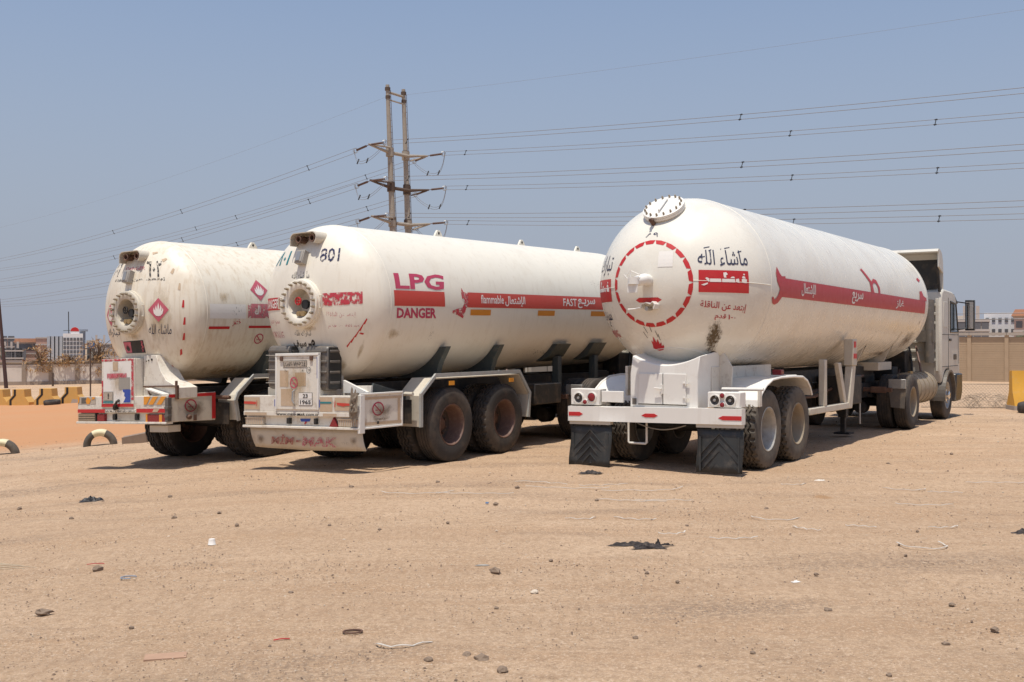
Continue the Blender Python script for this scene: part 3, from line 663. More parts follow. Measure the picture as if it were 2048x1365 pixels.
# valve elbow, hanging plate and wires in the middle of the ring
p = [tm @ T.head(-2.6, -1, o) for o in (-.02, .07)]
part('valve_elbow', MB().tube([p[0] + Vector((.03, 0, .0)), p[0] + Vector((.03, -.13, .01)), p[0] + Vector((-.02, -.2, -.01)), p[0] + Vector((-.07, -.22, -.03))], [.075, .075, .07, .065], 14).tube([p[0] + Vector((-.07, -.23, .03)), p[0] + Vector((-.07, -.23, -.06))], .085, 14), M['white'], rr)
c0 = p[0] + Vector((-.075, -.25, -.03))
part('valve_plate', MB().cbox(c0 + Vector((0, -.02, -.085)), (.15, .012, .11)), M['white'], rr, 40, .004)
part('valve_wire', MB().tube([c0 + Vector((-.12, -.02, .10)), c0 + Vector((-.05, -.03, .03)), c0 + Vector((.09, -.02, .06)), c0 + Vector((.10, 0, .11))], .006, 5).tube([c0 + Vector((-.10, -.02, .06)), c0 + Vector((-.03, -.02, .15)), c0 + Vector((.08, 0, .10))], .006, 5).tube([c0 + Vector((-.02, -.03, .16)), c0 + Vector((-.02, -.03, 0))], .007, 5), M['white'], rr)
q = tm @ T.head(-.4, -17, 0)
part('drain_hood', MB().strip([(q.x - .12 + .03, q.z - .03), (q.x - .07, q.z + .03), (q.x - .0, q.z + .05), (q.x + .06, q.z + .03), (q.x + .09, q.z + .06), (q.x + .13, q.z + .02), (q.x + .11, q.z - .04)], 'y', q.y - .14, q.y + .02, .012), M['white'], rr, 60)
part('drain_pipe', MB().tube([q + Vector((.0, .02, -.03)), q + Vector((0, -.12, -.035))], .028, 12), M['galv'], rr)
part('drain_lever', MB().tube([q + Vector((-.10, -.05, -.02)), q + Vector((-.2, -.07, -.035)), q + Vector((-.30, -.05, -.04))], [.012, .010, .014], 6), M['white'], rr)
SR = .0164
# valve cabinet under the dome
def lerp_(a, b, t): return a + (b - a) * t
cv = [(-.36, .10), (.606, .10), (.65, .30), (.65, .95), (-.48, .95), (-.48, .30)]
ct = [(-.56, .52), (.55, .52), (.66, .64), (.66, 1.0), (-.62, 1.0), (-.62, .64)]
cabn = MB()
top = []      # concave cradle edge under the dome, ears higher than the middle
for i in range(13):
    t_ = i / 12; top.append((lerp_(-.33, .635, t_), .112, 1.385 + .125 * abs(2 * t_ - 1) ** 1.8))
fb = [(lerp_(-.36, .606, i / 12), .10) for i in range(13)]
o = 0
cabn.v += [(x, y, .83) for x, y in fb] + [(x, y, 1.27) for x, y in fb] + top + [(x, .60, z + .05) for x, _, z in top]
for r_ in range(3):
    for i in range(12): cabn.f.append((r_ * 13 + i, r_ * 13 + i + 1, (r_ + 1) * 13 + i + 1, (r_ + 1) * 13 + i))
for k, (xa, xb, xt) in ((0, (-.37, -.38, -.34)), (12, (.606, .62, .64))):
    o = len(cabn.v); cabn.v += [(xb, .34, .83), (xb, .34, 1.27), (xt, .62, 1.55), (xb, 1.0, .83), (xb, 1.0, 1.27), (xt, 1.0, 1.55)]
    cabn.f += [(k, 13 + k, o + 1, o), (13 + k, 26 + k, o + 2, o + 1), (26 + k, 39 + k, o + 2), (o, o + 1, o + 4, o + 3), (o + 1, o + 2, o + 5, o + 4)]
cb = part('valve_cabinet', cabn, M['white'], rr, 30, .012)
for x0, x1 in ((-.235, .118), (.128, .455)):
    d = part('cabinet_door', MB().box(x0, x1, .082, .094, .875, 1.40 if False else 1.275), M['white'], cb, 40, .005)
part('cabinet_seam', MB().box(.119, .127, .084, .096, .87, 1.275).box(-.24, .46, .088, .097, .862, .870), M['chassis'], cb)
for z in (1.155, .965): part('hinge', MB().box(.41, .50, .066, .084, z - .007, z + .007).tube([(.455, .07, z - .035), (.455, .07, z + .035)], .009, 6), M['white'], cb)
part('cabinet_handle', MB().tube([(.108, .08, 1.08), (.108, .045, 1.08), (.02, .04, 1.085)], .010, 6).cbox((.108, .075, 1.07), (.04, .02, .12)).tube([(.108, .06, 1.02), (.10, .06, .96)], .008, 6), M['white'], cb)
part('cabinet_vent', MB().box(-.32, -.27, .08, .10, .86, .94), M['grey_plastic'], cb)
part('saddle_plate', MB().prism([(.62, .95), (.80, 1.0), (.82, 1.35), (.68, 1.58), (.6, 1.5)], 'y', .76, .79), M['white_dirty'], rr, 40, .004)
part('side_skirt', MB().box(.60, .64, .5, 2.75, .95, 1.36).box(-.64, -.60, .5, 2.75, .95, 1.36), M['white_dirty'], rr, 40, .006)
part('subframe', MB().box(-.6, .6, .9, 3.0, .80, 1.0), M['cream'], rr, 40, .01)
for sx in (-1, 1): part('frame_rail', MB().box(*sorted((sx * .30, sx * .42)), 2.7, 9.3, 1.0, 1.22), M['chassis'], rr, 40, .01)
part('coupling_plate', MB().box(-.7, .7, 8.6, 9.6, 1.14, 1.30), M['cream'], rr, 40, .01)
part('tool_box', MB().box(.45, .98, 5.6, 6.4, .62, 1.12), M['chassis'], rr, 40, .02); part('tool_box', MB().box(-.98, -.45, 5.3, 6.3, .55, 1.12), M['chassis'], rr, 40, .02)
part('pump', MB().lathe([(6.9, .001), (6.92, .16), (7.5, .16), (7.52, .10), (7.8, .09), (7.82, .001)], 18, 'y', (.25, 0, .78)).box(.05, .45, 7.05, 7.35, .5, .7), M['rust'], rr)
for k in range(4):
    part('pipe_run', MB().tube([(.5 + .07 * k, 2.9, .93 - .03 * k), (.5 + .07 * k, 4.6, .86 - .02 * k), (.46 + .06 * k, 6.6 + .2 * k, .9 + .05 * k), (.36 + .05 * k, 8.2, 1.05)], .022, 6), M['rust' if k % 2 else 'chassis'], rr)
for k in range(3):
    part('air_hose', MB().tube([(-.1 + .14 * k, 8.4 + .28 * i, 1.08 - .22 * math.sin(i / 10 * math.pi) + .02 * k) for i in range(11)], .02, 6), M['chassis' if k else 'rim_brown'], rr)
m = MB()
for u in (1.05, 2.25): m.tube([(-1.0, u, .53), (1.0, u, .53)], .075, 12).box(-.55, -.45, u - .4, u + .4, .60, .72).box(.45, .55, u - .4, u + .4, .60, .72)
part('axle', m, M['chassis'], rr)
part('air_reservoir', MB().lathe([(.2, .001), (.22, .14), (.75, .14), (.77, .001)], 20, 'x', (-.5, 3.2, .75)).box(-.5, .5, 3.3, 4.1, .55, .95), M['chassis'], rr)
bp = MB()
n = 26
for i in range(n):   # bumper beam with a dent a third of the way along
    x0 = -1.262 + 2.51 * i / n; x1 = -1.262 + 2.51 * (i + 1) / n
    def dn(x): return .035 * math.exp(-((x + .66) / .11) ** 2) + .02 * math.exp(-((x + .45) / .09) ** 2)
    a, b = dn(x0), dn(x1)
    bp.add([(x0, a * .3, .63), (x1, b * .3, .63), (x1, b, .735), (x0, a, .735), (x0, a * .9, .831 - a * .3), (x1, b * .9, .831 - b * .3), (x0, .11, .831), (x1, .11, .831), (x0, .11, .63), (x1, .11, .63)],
           [(0, 1, 3, 2) if False else (0, 1, 2, 3), (3, 2, 5, 4), (4, 5, 7, 6), (8, 9, 1, 0)])
bp.box(-1.264, -1.258, 0, .11, .63, .831).box(1.243, 1.249, 0, .11, .63, .831)
bmp = part('rear_bumper', bp.shear(SR), M['white'], rr, 30)
for pts in ([(-1.25, .70), (-1.08, .70), (-1.03, .727), (-1.08, .754), (-1.25, .754)], [(.93, .712), (.99, .685), (1.24, .685), (1.24, .739), (.99, .739)], [(-.145, .725), (-.09, .70), (.04, .70), (.09, .725), (.04, .75), (-.09, .75)]):
    part('reflector', MB().prism(pts, 'y', -.004, .03).shear(SR), M['red'], bmp)
for x0, x1 in ((-1.25, -.62), (.62, 1.24)):
    part('bumper_lip', MB().box(x0, x1, .02, .10, .585, .628).shear(SR), M['cream'], bmp)
    w_ = x1 - x0
    mf = part('mud_flap', MB().add(*(lambda ng: ([(x0 + w_ * i / 6 + .012 * math.sin(j * .9), .06 + .018 * math.sin(i * 1.1 + x0) * j / 6 - .02 * j / 6, .565 - .555 * j / 6) for j in range(7) for i in range(7)], [(j * 7 + i, j * 7 + i + 1, (j + 1) * 7 + i + 1, (j + 1) * 7 + i) for j in range(6) for i in range(6)]))(0)).shear(SR), M['flap'], rr, 60)
    so = mf.modifiers.new('thickness', 'SOLIDIFY'); so.thickness = .012
    cx = (x0 + x1) / 2; ch = MB()
    for k in range(5):
        zt = .52 - k * .11
        for sg in (-1, 1):
            zz = max(zt - .27, .06); ll = (zt - zz) / .27
            ch.hexa([(cx + sg * .0, .026, zt - .012), (cx + sg * .26 * ll, .026, zz - .012), (cx + sg * .26 * ll, .06, zz - .012), (cx, .06, zt - .012), (cx, .026, zt), (cx + sg * .26 * ll, .026, zz), (cx + sg * .26 * ll, .06, zz), (cx, .06, zt)])
    for x in (x0 + .05, x1 - .05): ch.box(x - .012, x + .012, .028, .06, .03, .47)
    part('chevron_rib', ch.shear(SR), M['flap'], mf)
st = MB().tube([(-.488, .30, .62), (-.488, .30, .335), (-.47, .30, .322), (-.23, .30, .322), (-.215, .30, .335), (-.215, .30, .62)], .016, 8)
part('rear_step', st, M['white'], rr)
part('cable', MB().tube([(-.3 + .07 * i, .2, .60 - .07 * math.sin(i / 10 * math.pi)) for i in range(11)], .008, 5), M['galv'], rr)
def lamp_box(x0, x1, z0, z1, lamps, hood=True):
    b = part('lamp_housing', MB().box(x0, x1, .05, .25, z0, z1), M['white'], rr, 40, .008)
    for x, z, r, mt in lamps:
        part('lamp_bezel', MB().lathe([(.052, r * 1.3), (.03, r * 1.3), (.028, r * 1.08), (.045, r * 1.02)], 24, 'y', (x, 0, z)), M['white'], b)
        part('lamp', MB().lathe([(.045, r * 1.05), (.03 if mt == 'lamp_dark' else .012, r * .8), (.04 if mt == 'lamp_dark' else .006, .0005)], 24, 'y', (x, 0, z)), M[mt], b)
        if mt == 'lamp_dark': part('bulb', MB().lathe([(.02, .0005), (.022, .018), (.04, .02)], 10, 'y', (x, 0, z)), M['galv'], b)
lamp_box(-1.245, -.80, .833, 1.051, [(-1.12, .925, .062, 'lamp_dark'), (-.915, .94, .055, 'lamp_red'), (-1.015, .872, .03, 'lamp_red')])
lamp_box(.765, 1.201, .858, 1.053, [(.868, .95, .058, 'lamp_dark'), (1.075, .95, .058, 'lamp_dark'), (.97, 1.01, .03, 'lamp_red'), (.97, .893, .03, 'lamp_red')])
part('bracket', MB().box(-.785, -.458, .08, .12, .877, 1.027), M['white'], rr, 40, .006)
part('bracket', MB().tube([(.80, .45, 1.075), (1.36, .45, 1.082)], .022, 8), M['white'], rr)
for sx in (-1, 1):
    pr_ = [(.64, .845), (.66, .93), (.74, 1.02), (.90, 1.11), (1.15, 1.185), (1.5, 1.205), (2.0, 1.205), (2.4, 1.19), (2.6, 1.13), (2.74, 1.03), (2.82, .92)]
    fd = MB().strip(pr_, 'x', *sorted((sx * .62, sx * 1.23)), .012)
    fd.tube([(sx * 1.23, *p_) for p_ in pr_], .018, 8)
    f_ = part('fender', fd, M['white'], rr, 50)
    if sx > 0:
        part('marker_lamp', MB().box(.95, 1.08, 1.93, 2.05, 1.21, 1.30), M['lamp_red'], f_, 40, .01)
        part('fender_plate', MB().box(.92, 1.18, 1.9, 2.3, 1.207, 1.225), M['white'], f_, 40, .005)
        part('fender_end', MB().box(1.22, 1.25, .62, .70, .85, 1.05), M['white_dirty'], f_)
for sx in (-1, 1):
    for u in (1.05, 2.25):
        for vv in (1.08, .74):
            wheel(rr, sx * vv, u, .53, 'lug_dusty' if vv == 1.08 or True else 'rib', 'grey' if u < 2 else 'tan')
# landing-gear style side frame
for sx in (-1, 1):
    g = MB()
    g.hexa([(sx * 1.04, 5.18, .60), (sx * 1.16, 5.18, .60), (sx * 1.16, 5.0, .60), (sx * 1.04, 5.0, .60), (sx * 1.04, 5.40, 1.30), (sx * 1.16, 5.40, 1.30), (sx * 1.16, 5.18, 1.30), (sx * 1.04, 5.18, 1.30)])
    g.box(*sorted((sx * 1.02, sx * 1.18)), 5.16, 5.38, 1.30, 1.74)
    g.box(*sorted((sx * 1.05, sx * 1.15)), 3.72, 3.84, .70, 1.42).box(*sorted((sx * 1.05, sx * 1.15)), 3.0, 5.1, .60, .70)
    g.hexa([(sx * 1.06, 4.98, .62), (sx * 1.14, 4.98, .62), (sx * 1.14, 4.84, .66), (sx * 1.06, 4.84, .66), (sx * 1.06, 4.62, 1.36), (sx * 1.14, 4.62, 1.36), (sx * 1.14, 4.46, 1.36), (sx * 1.06, 4.46, 1.36)])
    part('side_guard', g, M['cream'], rr, 40, .012)
    part('reflector', MB().box(*sorted((sx * 1.181, sx * 1.19)), 5.2, 5.3, 1.60, 1.70), M['red'], rr)
    part('reflector', MB().box(*sorted((sx * 1.181, sx * 1.19)), 5.18, 5.34, 1.42, 1.50), M['red'], rr)
    part('landing_leg', MB().box(*sorted((sx * .52, sx * .66)), 6.55, 6.70, .35, 1.25).box(*sorted((sx * .55, sx * .63)), 6.58, 6.66, .08, .35).box(*sorted((sx * .46, sx * .74)), 6.48, 6.78, .05, .08), M['chassis'], rr)
    part('crank_handle', MB().tube([(sx * .70, 6.5, 1.05), (sx * .92, 6.5, 1.05), (sx * .92, 6.5, .25)], .016, 6), M['galv'], rr)
    for s_ in (8.9, 7.0):
        pts = [(T.R * math.cos(R_(a)) * sx, T.R * math.sin(R_(a)) + 2.48) for a in range(-78, -28, 7)]
        part('saddle', MB().prism(pts + [(sx * 1.0, 1.9), (sx * .72, 1.32), (sx * .35, 1.24)], 'y', s_, s_ + .05), M['cream'], rr)
tractor(rr, 0, 0, M['cab'])

# ================================================================== the two grimy square-backed tankers
def old_tanker(kindc, root, zc, pitch, tankm):
    T = Tank(1.08, .545, 7.45); lab = kindc
    TK = (0, .05, zc); tm = Matrix.Translation(TK) @ Matrix.Rotation(pitch, 4, 'X')
    tk = part('tank', T.shell(.20), tankm, root, 60, 0, TK, (pitch, 0, 0))
    for a in (.56, 2.9, 5.3, 7.6): part('weld_seam', T.seam(a, .014, .005 if a < 1 else .002), tankm, tk, 60)
    for s_ in ((3.05, 5.5, 7.5) if lab == 'M' else (2.5, 5.2, 7.5)):
        lg = MB().prism([(s_ - .12, 1.06), (s_ - .07, 1.14), (s_ - .03, 1.185), (s_ + .03, 1.185), (s_ + .07, 1.14), (s_ + .12, 1.06)], 'x', -.018, .018)
        l_ = part('lifting_lug', lg, tankm, tk, 40, .004)
        part('lug_hole', MB().tube([(-.022, s_, 1.135), (.022, s_, 1.135)], .022, 10), M['chassis'], tk)
    # manhole: flange with bolts, recess with valves
    lon, lat = (-.6, -.8) if lab == 'M' else (-.6, -1.2)
    c = tm @ T.head(lon, lat, 0)
    fl = MB().lathe([(.06, .335), (-.015, .335), (-.02, .328), (-.022, .322), (-.062, .322), (-.068, .312), (-.068, .225), (-.056, .20), (.17, .180), (.17, .0005)], 48, 'y', c)
    mh = part('manhole_flange', fl, M['cream'] if lab == 'L' else M['tank_m'], root, 40)
    bm_ = MB().tube([(0, 0, 0), (0, -.035, 0)], .019, 6).tube([(0, -.035, 0), (0, -.062, 0)], .012, 6).mesh('bolt', M['bolt'], 40)
    nb = 20
    for i in range(nb):
        a = 2 * math.pi * (i + .5) / nb; link('bolt', bm_, mh, c + Vector((.283 * math.cos(a), -.066, .283 * math.sin(a))))
    part('recess_gauge', MB().lathe([(.0, .0005), (.0, .062), (.03, .065), (.06, .045), (.12, .04)], 20, 'y', c + Vector((.065, -.02, -.01))), M['black'], mh)
    part('hand_wheel', MB().tube([c + Vector((-.045 + .05 * math.cos(t), -.03, .035 + .05 * math.sin(t))) for t in [i * .5236 for i in range(12)]], .011, 6, closed=True).tube([c + Vector((-.095, -.03, .035)), c + Vector((.005, -.03, .035))], .009, 5).tube([c + Vector((-.045, -.03, -.015)), c + Vector((-.045, -.03, .085))], .009, 5), M['red'] if lab == 'M' else M['chassis'], mh)
    for dx, r in ((-.03, .034), (.045, .036)):
        part('drain_cap', MB().lathe([(-.02, .0005), (-.02, r), (.06, r)], 14, 'y', c + Vector((dx, -.03, -.135))), M['brass'], mh)
    part('flange_bracket', MB().tube([c + Vector((.34, -.03, .10)), c + Vector((.40, -.05, .10)), c + Vector((.40, -.05, -.06)), c + Vector((.34, -.03, -.06))], .012, 6).tube([c + Vector((-.34, -.03, .08)), c + Vector((-.39, -.05, .08)), c + Vector((-.39, -.05, -.06)), c + Vector((-.34, -.03, -.06))], .012, 6), M['cream'], mh)
    # hood over the two inlet pipes at the top of the end
    ox = -.03 if lab == 'M' else -.05
    hz = zc + (.83 if lab == 'M' else .785)
    arc = [(ox - .245, hz - .055)]
    for a in range(190, 80, -10): arc.append((ox - .16 + .085 * math.cos(R_(a)), hz + .035 + .085 * math.sin(R_(a))))
    for a in range(90, -50, -10): arc.append((ox + .16 + .08 * math.cos(R_(a)), hz + .05 + .08 * math.sin(R_(a))))
    arc.append((ox + .20, hz - .03))
    part('valve_hood', MB().strip(arc, 'y', .085, .46, .012), M['cream'], root, 60)
    for dx, dz in ((-.10, .03), (.15, .04)):
        part('inlet_pipe', MB().lathe([(.4, .05), (.02, .05), (.01, .055), (.0, .05), (.005, .034), (.15, .032), (.15, .0005)], 16, 'y', (ox + dx, .09, hz + dz)), M['rust'], root)
    bq = (-.04, 33.6) if lab == 'M' else (-.03, 27.8)
    cc = tm @ T.head(0, bq[1], 0); n_ = T.normal(0, bq[1])
    fm = frame_at(cc + Vector((bq[0] - .02, 0, 0)), n_)
    gb = part('gauge_box', MB().cbox((0, 0, .045), (.15, .19, .09)).cbox((0, .0, .094), (.12, .16, .012)).xf(fm), M['gauge'], root, 40, .008)
    part('gauge_window', MB().cbox((-.01, 0, .103), (.07, .13, .008)).xf(fm), M['galv'], gb)
    H = lambda n, vf, box, mat, nx=6, ny=4, off=.004: decal(n, vf, T.H(box, off), M[mat], tk, nx, ny)
    C = lambda n, vf, box, mat, nx=2, ny=6, off=.004: decal(n, vf, T.C(box, off), M[mat], tk, nx, ny)
    if lab == 'M':
        H('lettering', text2d('801', .012, .2), [(14.8, 29.8), (36, 30.0), (37.5, 42.2), (13.4, 42.4)], 'navy', 8, 6)
        H('lettering', text2d(arabic('٨٠١'), .012), (-52, -24, 29, 42), 'teal', 8, 6)
        H('lettering', text2d(arabic('ما شاء الله')), (-13.5, 5.6, 17.4, 23.2), 'black_worn', 8, 4)
        H('danger_panel', UNIT, [(17.9, -3.0), (53.5, -1.5), (53.6, 7.0), (17.7, 6.2)], 'red_worn', 12, 5)
        H('danger_panel', UNIT, [(-58, -5.2), (-26.8, -4.8), (-26.5, 4.3), (-58, 3.9)], 'red', 12, 5)
        H('lettering', text2d('DANGER', .02), [(-56, -3.9), (-27.6, -3.6), (-27.4, 3.2), (-56, 2.9)], 'white_worn', 10, 5, .007)
        H('lettering', text2d(arabic('إبتعد عن الناقلة')), (20.7, 47, -11.5, -7.0), 'red_faint', 8, 4)
        H('lettering', text2d(arabic('مسافة ١٠٠ قدم')), (22.5, 51.3, -19.2, -15.8), 'red_faint', 8, 4)
        q = [(.0, .06), (.06, 0), (.22, .2), (.27, .17), (.40, .38), (.46, .37), (.62, .60), (.68, .58), (.82, .82), (.88, .80), (1, .97), (.94, 1), (.45, .48)]
        H('slash_mark', poly2d(q), (41, 59, -34.4, -11.9), 'red', 8, 8)
        H('slash_mark', poly2d([(0, .6), (.3, .9), (1, .7), (.95, .1), (.5, .2)]), (52.2, 57.2, -24.2, -22.2), 'red', 2, 2)
        H('lettering', text2d('NO SMOKING', .01), (-58, -27.5, -26.5, -21), 'red_faint', 10, 4)
        H('lettering', text2d(arabic('ممنوع التدخين')), (-52, -29.5, -17.0, -10.8), 'red_faint', 10, 4)
        H('lettering', text2d(arabic('تبارك الله')), (-12, 6, -25.8, -20), 'black_worn', 8, 4)
        H('graffiti', text2d(arabic('سيف'), .035), (-17, -1.0, -35, -28), 'spray', 6, 5)
        H('graffiti', text2d(arabic('مـ'), .035), (1.2, 8.6, -32.6, -27.6), 'spray', 4, 4)
        H('paint_smear', UNIT, (14, 42, 22, 44.5), 'speck', 8, 8, .003)
        H('paint_smear', UNIT, (-20, 30, -50, -38), 'stain', 10, 6, .003)
        H('paint_smear', UNIT, (33, 50, -62, -44), 'stain', 8, 8, .003)
        H('paint_smear', UNIT, (55, 63, -52, -26), 'stain', 5, 8, .003)
        H('rust_streak', UNIT, (-4, 14, -22, -16), 'stain', 6, 4, .003)
        C('lettering', text2d('LPG', .03), [(.665, 9.2), (1.75, 9.6), (1.83, 21.9), (.685, 21.2)], 'crimson', 4, 6)
        C('hazard_band', UNIT, (.62, 1.757, -3.0, 8.2), 'red_film', 3, 6)
        C('lettering', text2d('DANGER', .035), [(.69, -11.9), (1.575, -12), (1.55, -4.1), (.675, -4.4)], 'crimson', 4, 6)
        C('stripe', UNIT, (2.33, 7.4, -3.3, 8.5), 'red_film', 5, 6)
        C('stripe_letter', poly2d([(.62, 1), (.70, .86), (1, .80), (1, .42), (.82, .34), (.70, 0), (.40, .10), (.05, .18), (0, .24), (.35, .32), (.62, .36), (.72, .5), (.60, .62), (.56, .84)]), (1.92, 2.36, -12, 12), 'red_worn', 3, 8)
        for t_, b in (('flammable', (2.66, 3.28, .1, 6.9)), ('FAST', (5.1, 5.56, -.6, 6.3))): C('lettering', text2d(t_, .012), b, 'white_txt', 3, 5, .008)
        for t_, b in (('الإشتعال', (3.32, 3.9, -2.4, 6.6)), ('سريـع', (5.6, 6.22, -2.2, 6.4)), ('سريع', (5.6, 5.61, -2, 6))): C('lettering', text2d(arabic(t_), .02), b, 'white_txt', 3, 5, .008)
        for a in (2.40, 4.30, 6.08): C('reflector', UNIT, (a, a + .535, -9.4, -4.8), 'orange', 2, 3)
        C('speckle', UNIT, (1.35, 1.75, -38, -12), 'speck', 3, 10)
        C('paint_smear', UNIT, (.5, .95, -30, -18), 'stain', 3, 6, .003)
        C('paint_smear', UNIT, (3, 6.8, -60, -34), 'speck', 6, 8, .003)
        C('paint_smear', UNIT, (5.8, 7.2, 12, 30), 'speck', 4, 6, .003)
    else:
        for (l0, l1, a0, a1) in ((20.8, 41.8, -9, 10), (-41, -20.8, -12, 6.2)):
            H('flame_placard', poly2d([(.5, 0), (1, .5), (.5, 1), (0, .5)]), (l0, l1, a0, a1), 'pink', 8, 8)
            H('flame', poly2d(*FLAME), (l0 + (l1 - l0) * .26, l0 + (l1 - l0) * .74, a0 + (a1 - a0) * .24, a0 + (a1 - a0) * .80), 'pale', 5, 5, .007)
        H('lettering', text2d(arabic('٦٠٢'), .02), (15.5, 36.5, 27.5, 44), 'black_worn', 8, 6)
        H('lettering', text2d(arabic('٢٠٦'), .02), (-44, -27, 29.5, 43.5), 'black_worn', 8, 6)
        H('lettering', text2d('DANGER', .02), (-14.5, 15, 34.8, 38.4), 'pink_worn', 10, 4)
        H('lettering', text2d(arabic('إبتعد عن الناقلة'), .02), (-30, 40.7, 24, 27.3), 'black_worn', 14, 4)
        H('lettering', text2d(arabic('ماشاء الله')), (20.8, 45, -19.6, -10.6), 'navy_script', 8, 5)
        H('lettering', text2d(arabic('تبارك')), (-46, -16, -21.4, -14), 'navy_script', 8, 5)
        H('warning_plate', UNIT, [(-15.2, -36.4), (14.6, -35.5), (13.4, -23.8), (-14.4, -25.3)], 'black_txt', 8, 6, .004)
        H('warning_plate', UNIT, [(-14.6, -35.8), (-4.4, -35.5), (-2.6, -25.5), (-13.8, -25.8)], 'pink', 4, 6, .007)
        H('warning_plate', UNIT, [(10.5, -35.0), (14.0, -34.9), (12.9, -24.4), (10.0, -24.6)], 'red_faint', 2, 4, .007)
        H('flame', poly2d(*FLAME), (-11.6, -6.0, -34, -27.6), 'black_txt', 3, 3, .010)
        for lo, la, rot, mt in ((56.9, 5.1, -4, 'red'), (58.3, -8.5, 2, 'red'), (59.2, -21.2, 8, 'red'), (59.4, -35.2, 28, 'red'), (53.6, -52.3, 50, 'red'), (54.2, 19.1, -14, 'cardboard'), (48.9, 33.1, -35, 'cardboard'), (40.6, 45.2, -60, 'cardboard'), (26.3, 54.3, -70, 'cardboard')):
            tz = [(-.45, -.5), (.5, -.5), (.5, .5), (-.1, .5)]; cr, sr = math.cos(R_(rot)), math.sin(R_(rot)); kx = 1 / max(.3, math.cos(R_(la)))
            H('ring_dash', poly2d([(.5 + (x * .56 * cr - y * sr) * .7, .5 + (x * .56 * sr + y * cr) * .7) for x, y in tz]), (lo - 3.7 * kx, lo + 3.7 * kx, la - 4.2, la + 4.2), mt, 3, 4)
        C('flame_placard', poly2d([(.5, 0), (1, .5), (.5, 1), (0, .5)]), (1.46, 1.83, 8.4, 27.1), 'pink', 3, 8)
        C('flame', poly2d(*FLAME), (1.55, 1.74, 13, 23), 'pale', 3, 5, .007)
        C('danger_panel', UNIT, (1.365, 2.4, -6, 5.9), 'pink_worn', 3, 5)
        C('lettering', text2d(arabic('ال'), .02), (1.5, 1.62, -3, 4.5), 'pale', 3, 5, .007)
        C('stripe', UNIT, (.60, 1.01, -15.1, -12.9), 'red', 2, 2)
        C('stripe', UNIT, (1.40, 2.4, -14.4, -12.4), 'red', 2, 2)
        C('no_smoking_sign', nosmoke2d(), (1.575, 1.765, -28.6, -19.2), 'crimson', 3, 5)
        C('faded_patch', UNIT, (.60, 1.32, -6.5, 5.2), 'pale', 3, 5, .003)
        C('paint_smear', UNIT, (.76, 1.05, 5, 17), 'stain', 3, 5, .004)
        C('lettering', text2d(arabic('خطر'), .02), (1.06, 1.22, -13, -6), 'red_worn', 3, 4)
        C('speckle', UNIT, (.9, 1.4, -14, 14), 'speck', 4, 8)
        H('rust_streak', UNIT, (-8, 14, -25, -17), 'stain', 6, 4, .003)
        H('rust_streak', UNIT, (-20, 62, -64, -34), 'stain', 14, 8, .003)
        H('rust_streak', UNIT, (15, 50, -36, 24), 'stain', 12, 10, .003)
        C('paint_smear', UNIT, (.3, 2.4, -72, -48), 'stain', 5, 8, .003)
    # saddles, chassis
    for s_ in (1.95, 3.36):
        for sx in (-1, 1):
            pts = [(sx * (T.R + .004) * math.cos(R_(a)), zc + (T.R + .004) * math.sin(R_(a)) + s_ * pitch) for a in range(-86, -34, 5)]
            z0 = 1.24
            pl = pts + [(sx * 1.0, pts[-1][1] + .01), (sx * .93, pts[-1][1] - .12), (sx * .87, pts[-1][1] - .22), (sx * .80, z0), (sx * .3, z0 - .03), (sx * .12, z0 - .05)]
            part('saddle', MB().prism(pl, 'y', s_, s_ + .12), M['green_grey'], root, 40, .004)
    for u in (5.42, 6.72):
        for sx in (-1, 1):
            part('support_post', MB().box(*sorted((sx * .74, sx * .86)), u - .06, u + .06, .85, 1.5), M['green_grey'], root, 40, .006)
            pts = [(sx * (T.R + .004) * math.cos(R_(a)), zc + (T.R + .004) * math.sin(R_(a)) + u * pitch) for a in range(-62, -34, 5)]
            part('saddle', MB().prism(pts + [(sx * .96, pts[-1][1]), (sx * .80, 1.5), (sx * .60, 1.42)], 'y', u - .26, u + .22), M['green_grey'], root)
    part('chassis_rail', MB().box(.40, .50, .5, 7.9, .86, 1.18).box(-.50, -.40, .5, 7.9, .86, 1.18).box(-.4, .4, 1.0, 1.1, .9, 1.1).box(-.4, .4, 4.4, 4.5, .9, 1.1), M['chassis'], root, 40, .01)
    part('tool_box', MB().box(-1.0, -.3, 4.0, 5.1, .55, 1.0).box(.3, 1.02, 4.35, 5.2, .72, 1.06), M['chassis'], root, 40, .02)
    m = MB()
    for u in (1.8, 3.158): m.tube([(-1, u, .56), (1, u, .56)], .075, 12).box(.5, .58, u - .5, u + .5, .66, .76).box(-.58, -.5, u - .5, u + .5, .66, .76)
    part('axle', m, M['chassis'], root)
    part('air_reservoir', MB().lathe([(-.35, .001), (-.33, .13), (.33, .13), (.35, .001)], 18, 'x', (0, 2.5, .75)), M['chassis'], root)
    part('mud_screen', MB().box(-1.1, 1.1, 1.0, 1.02, .62, .95), M['chassis'], root)
    for sx in (-1, 1):
        for u in (1.8, 3.158):
            for vv in (1.08, .74):
                x, y = root_xy(root, sx * vv, u)
                wheel(root, sx * vv, u, gz(x) - root.location.z + .53, 'rib' if (lab == 'M' and vv == 1.08 and sx > 0 and u < 2) else 'lug', 'brown')
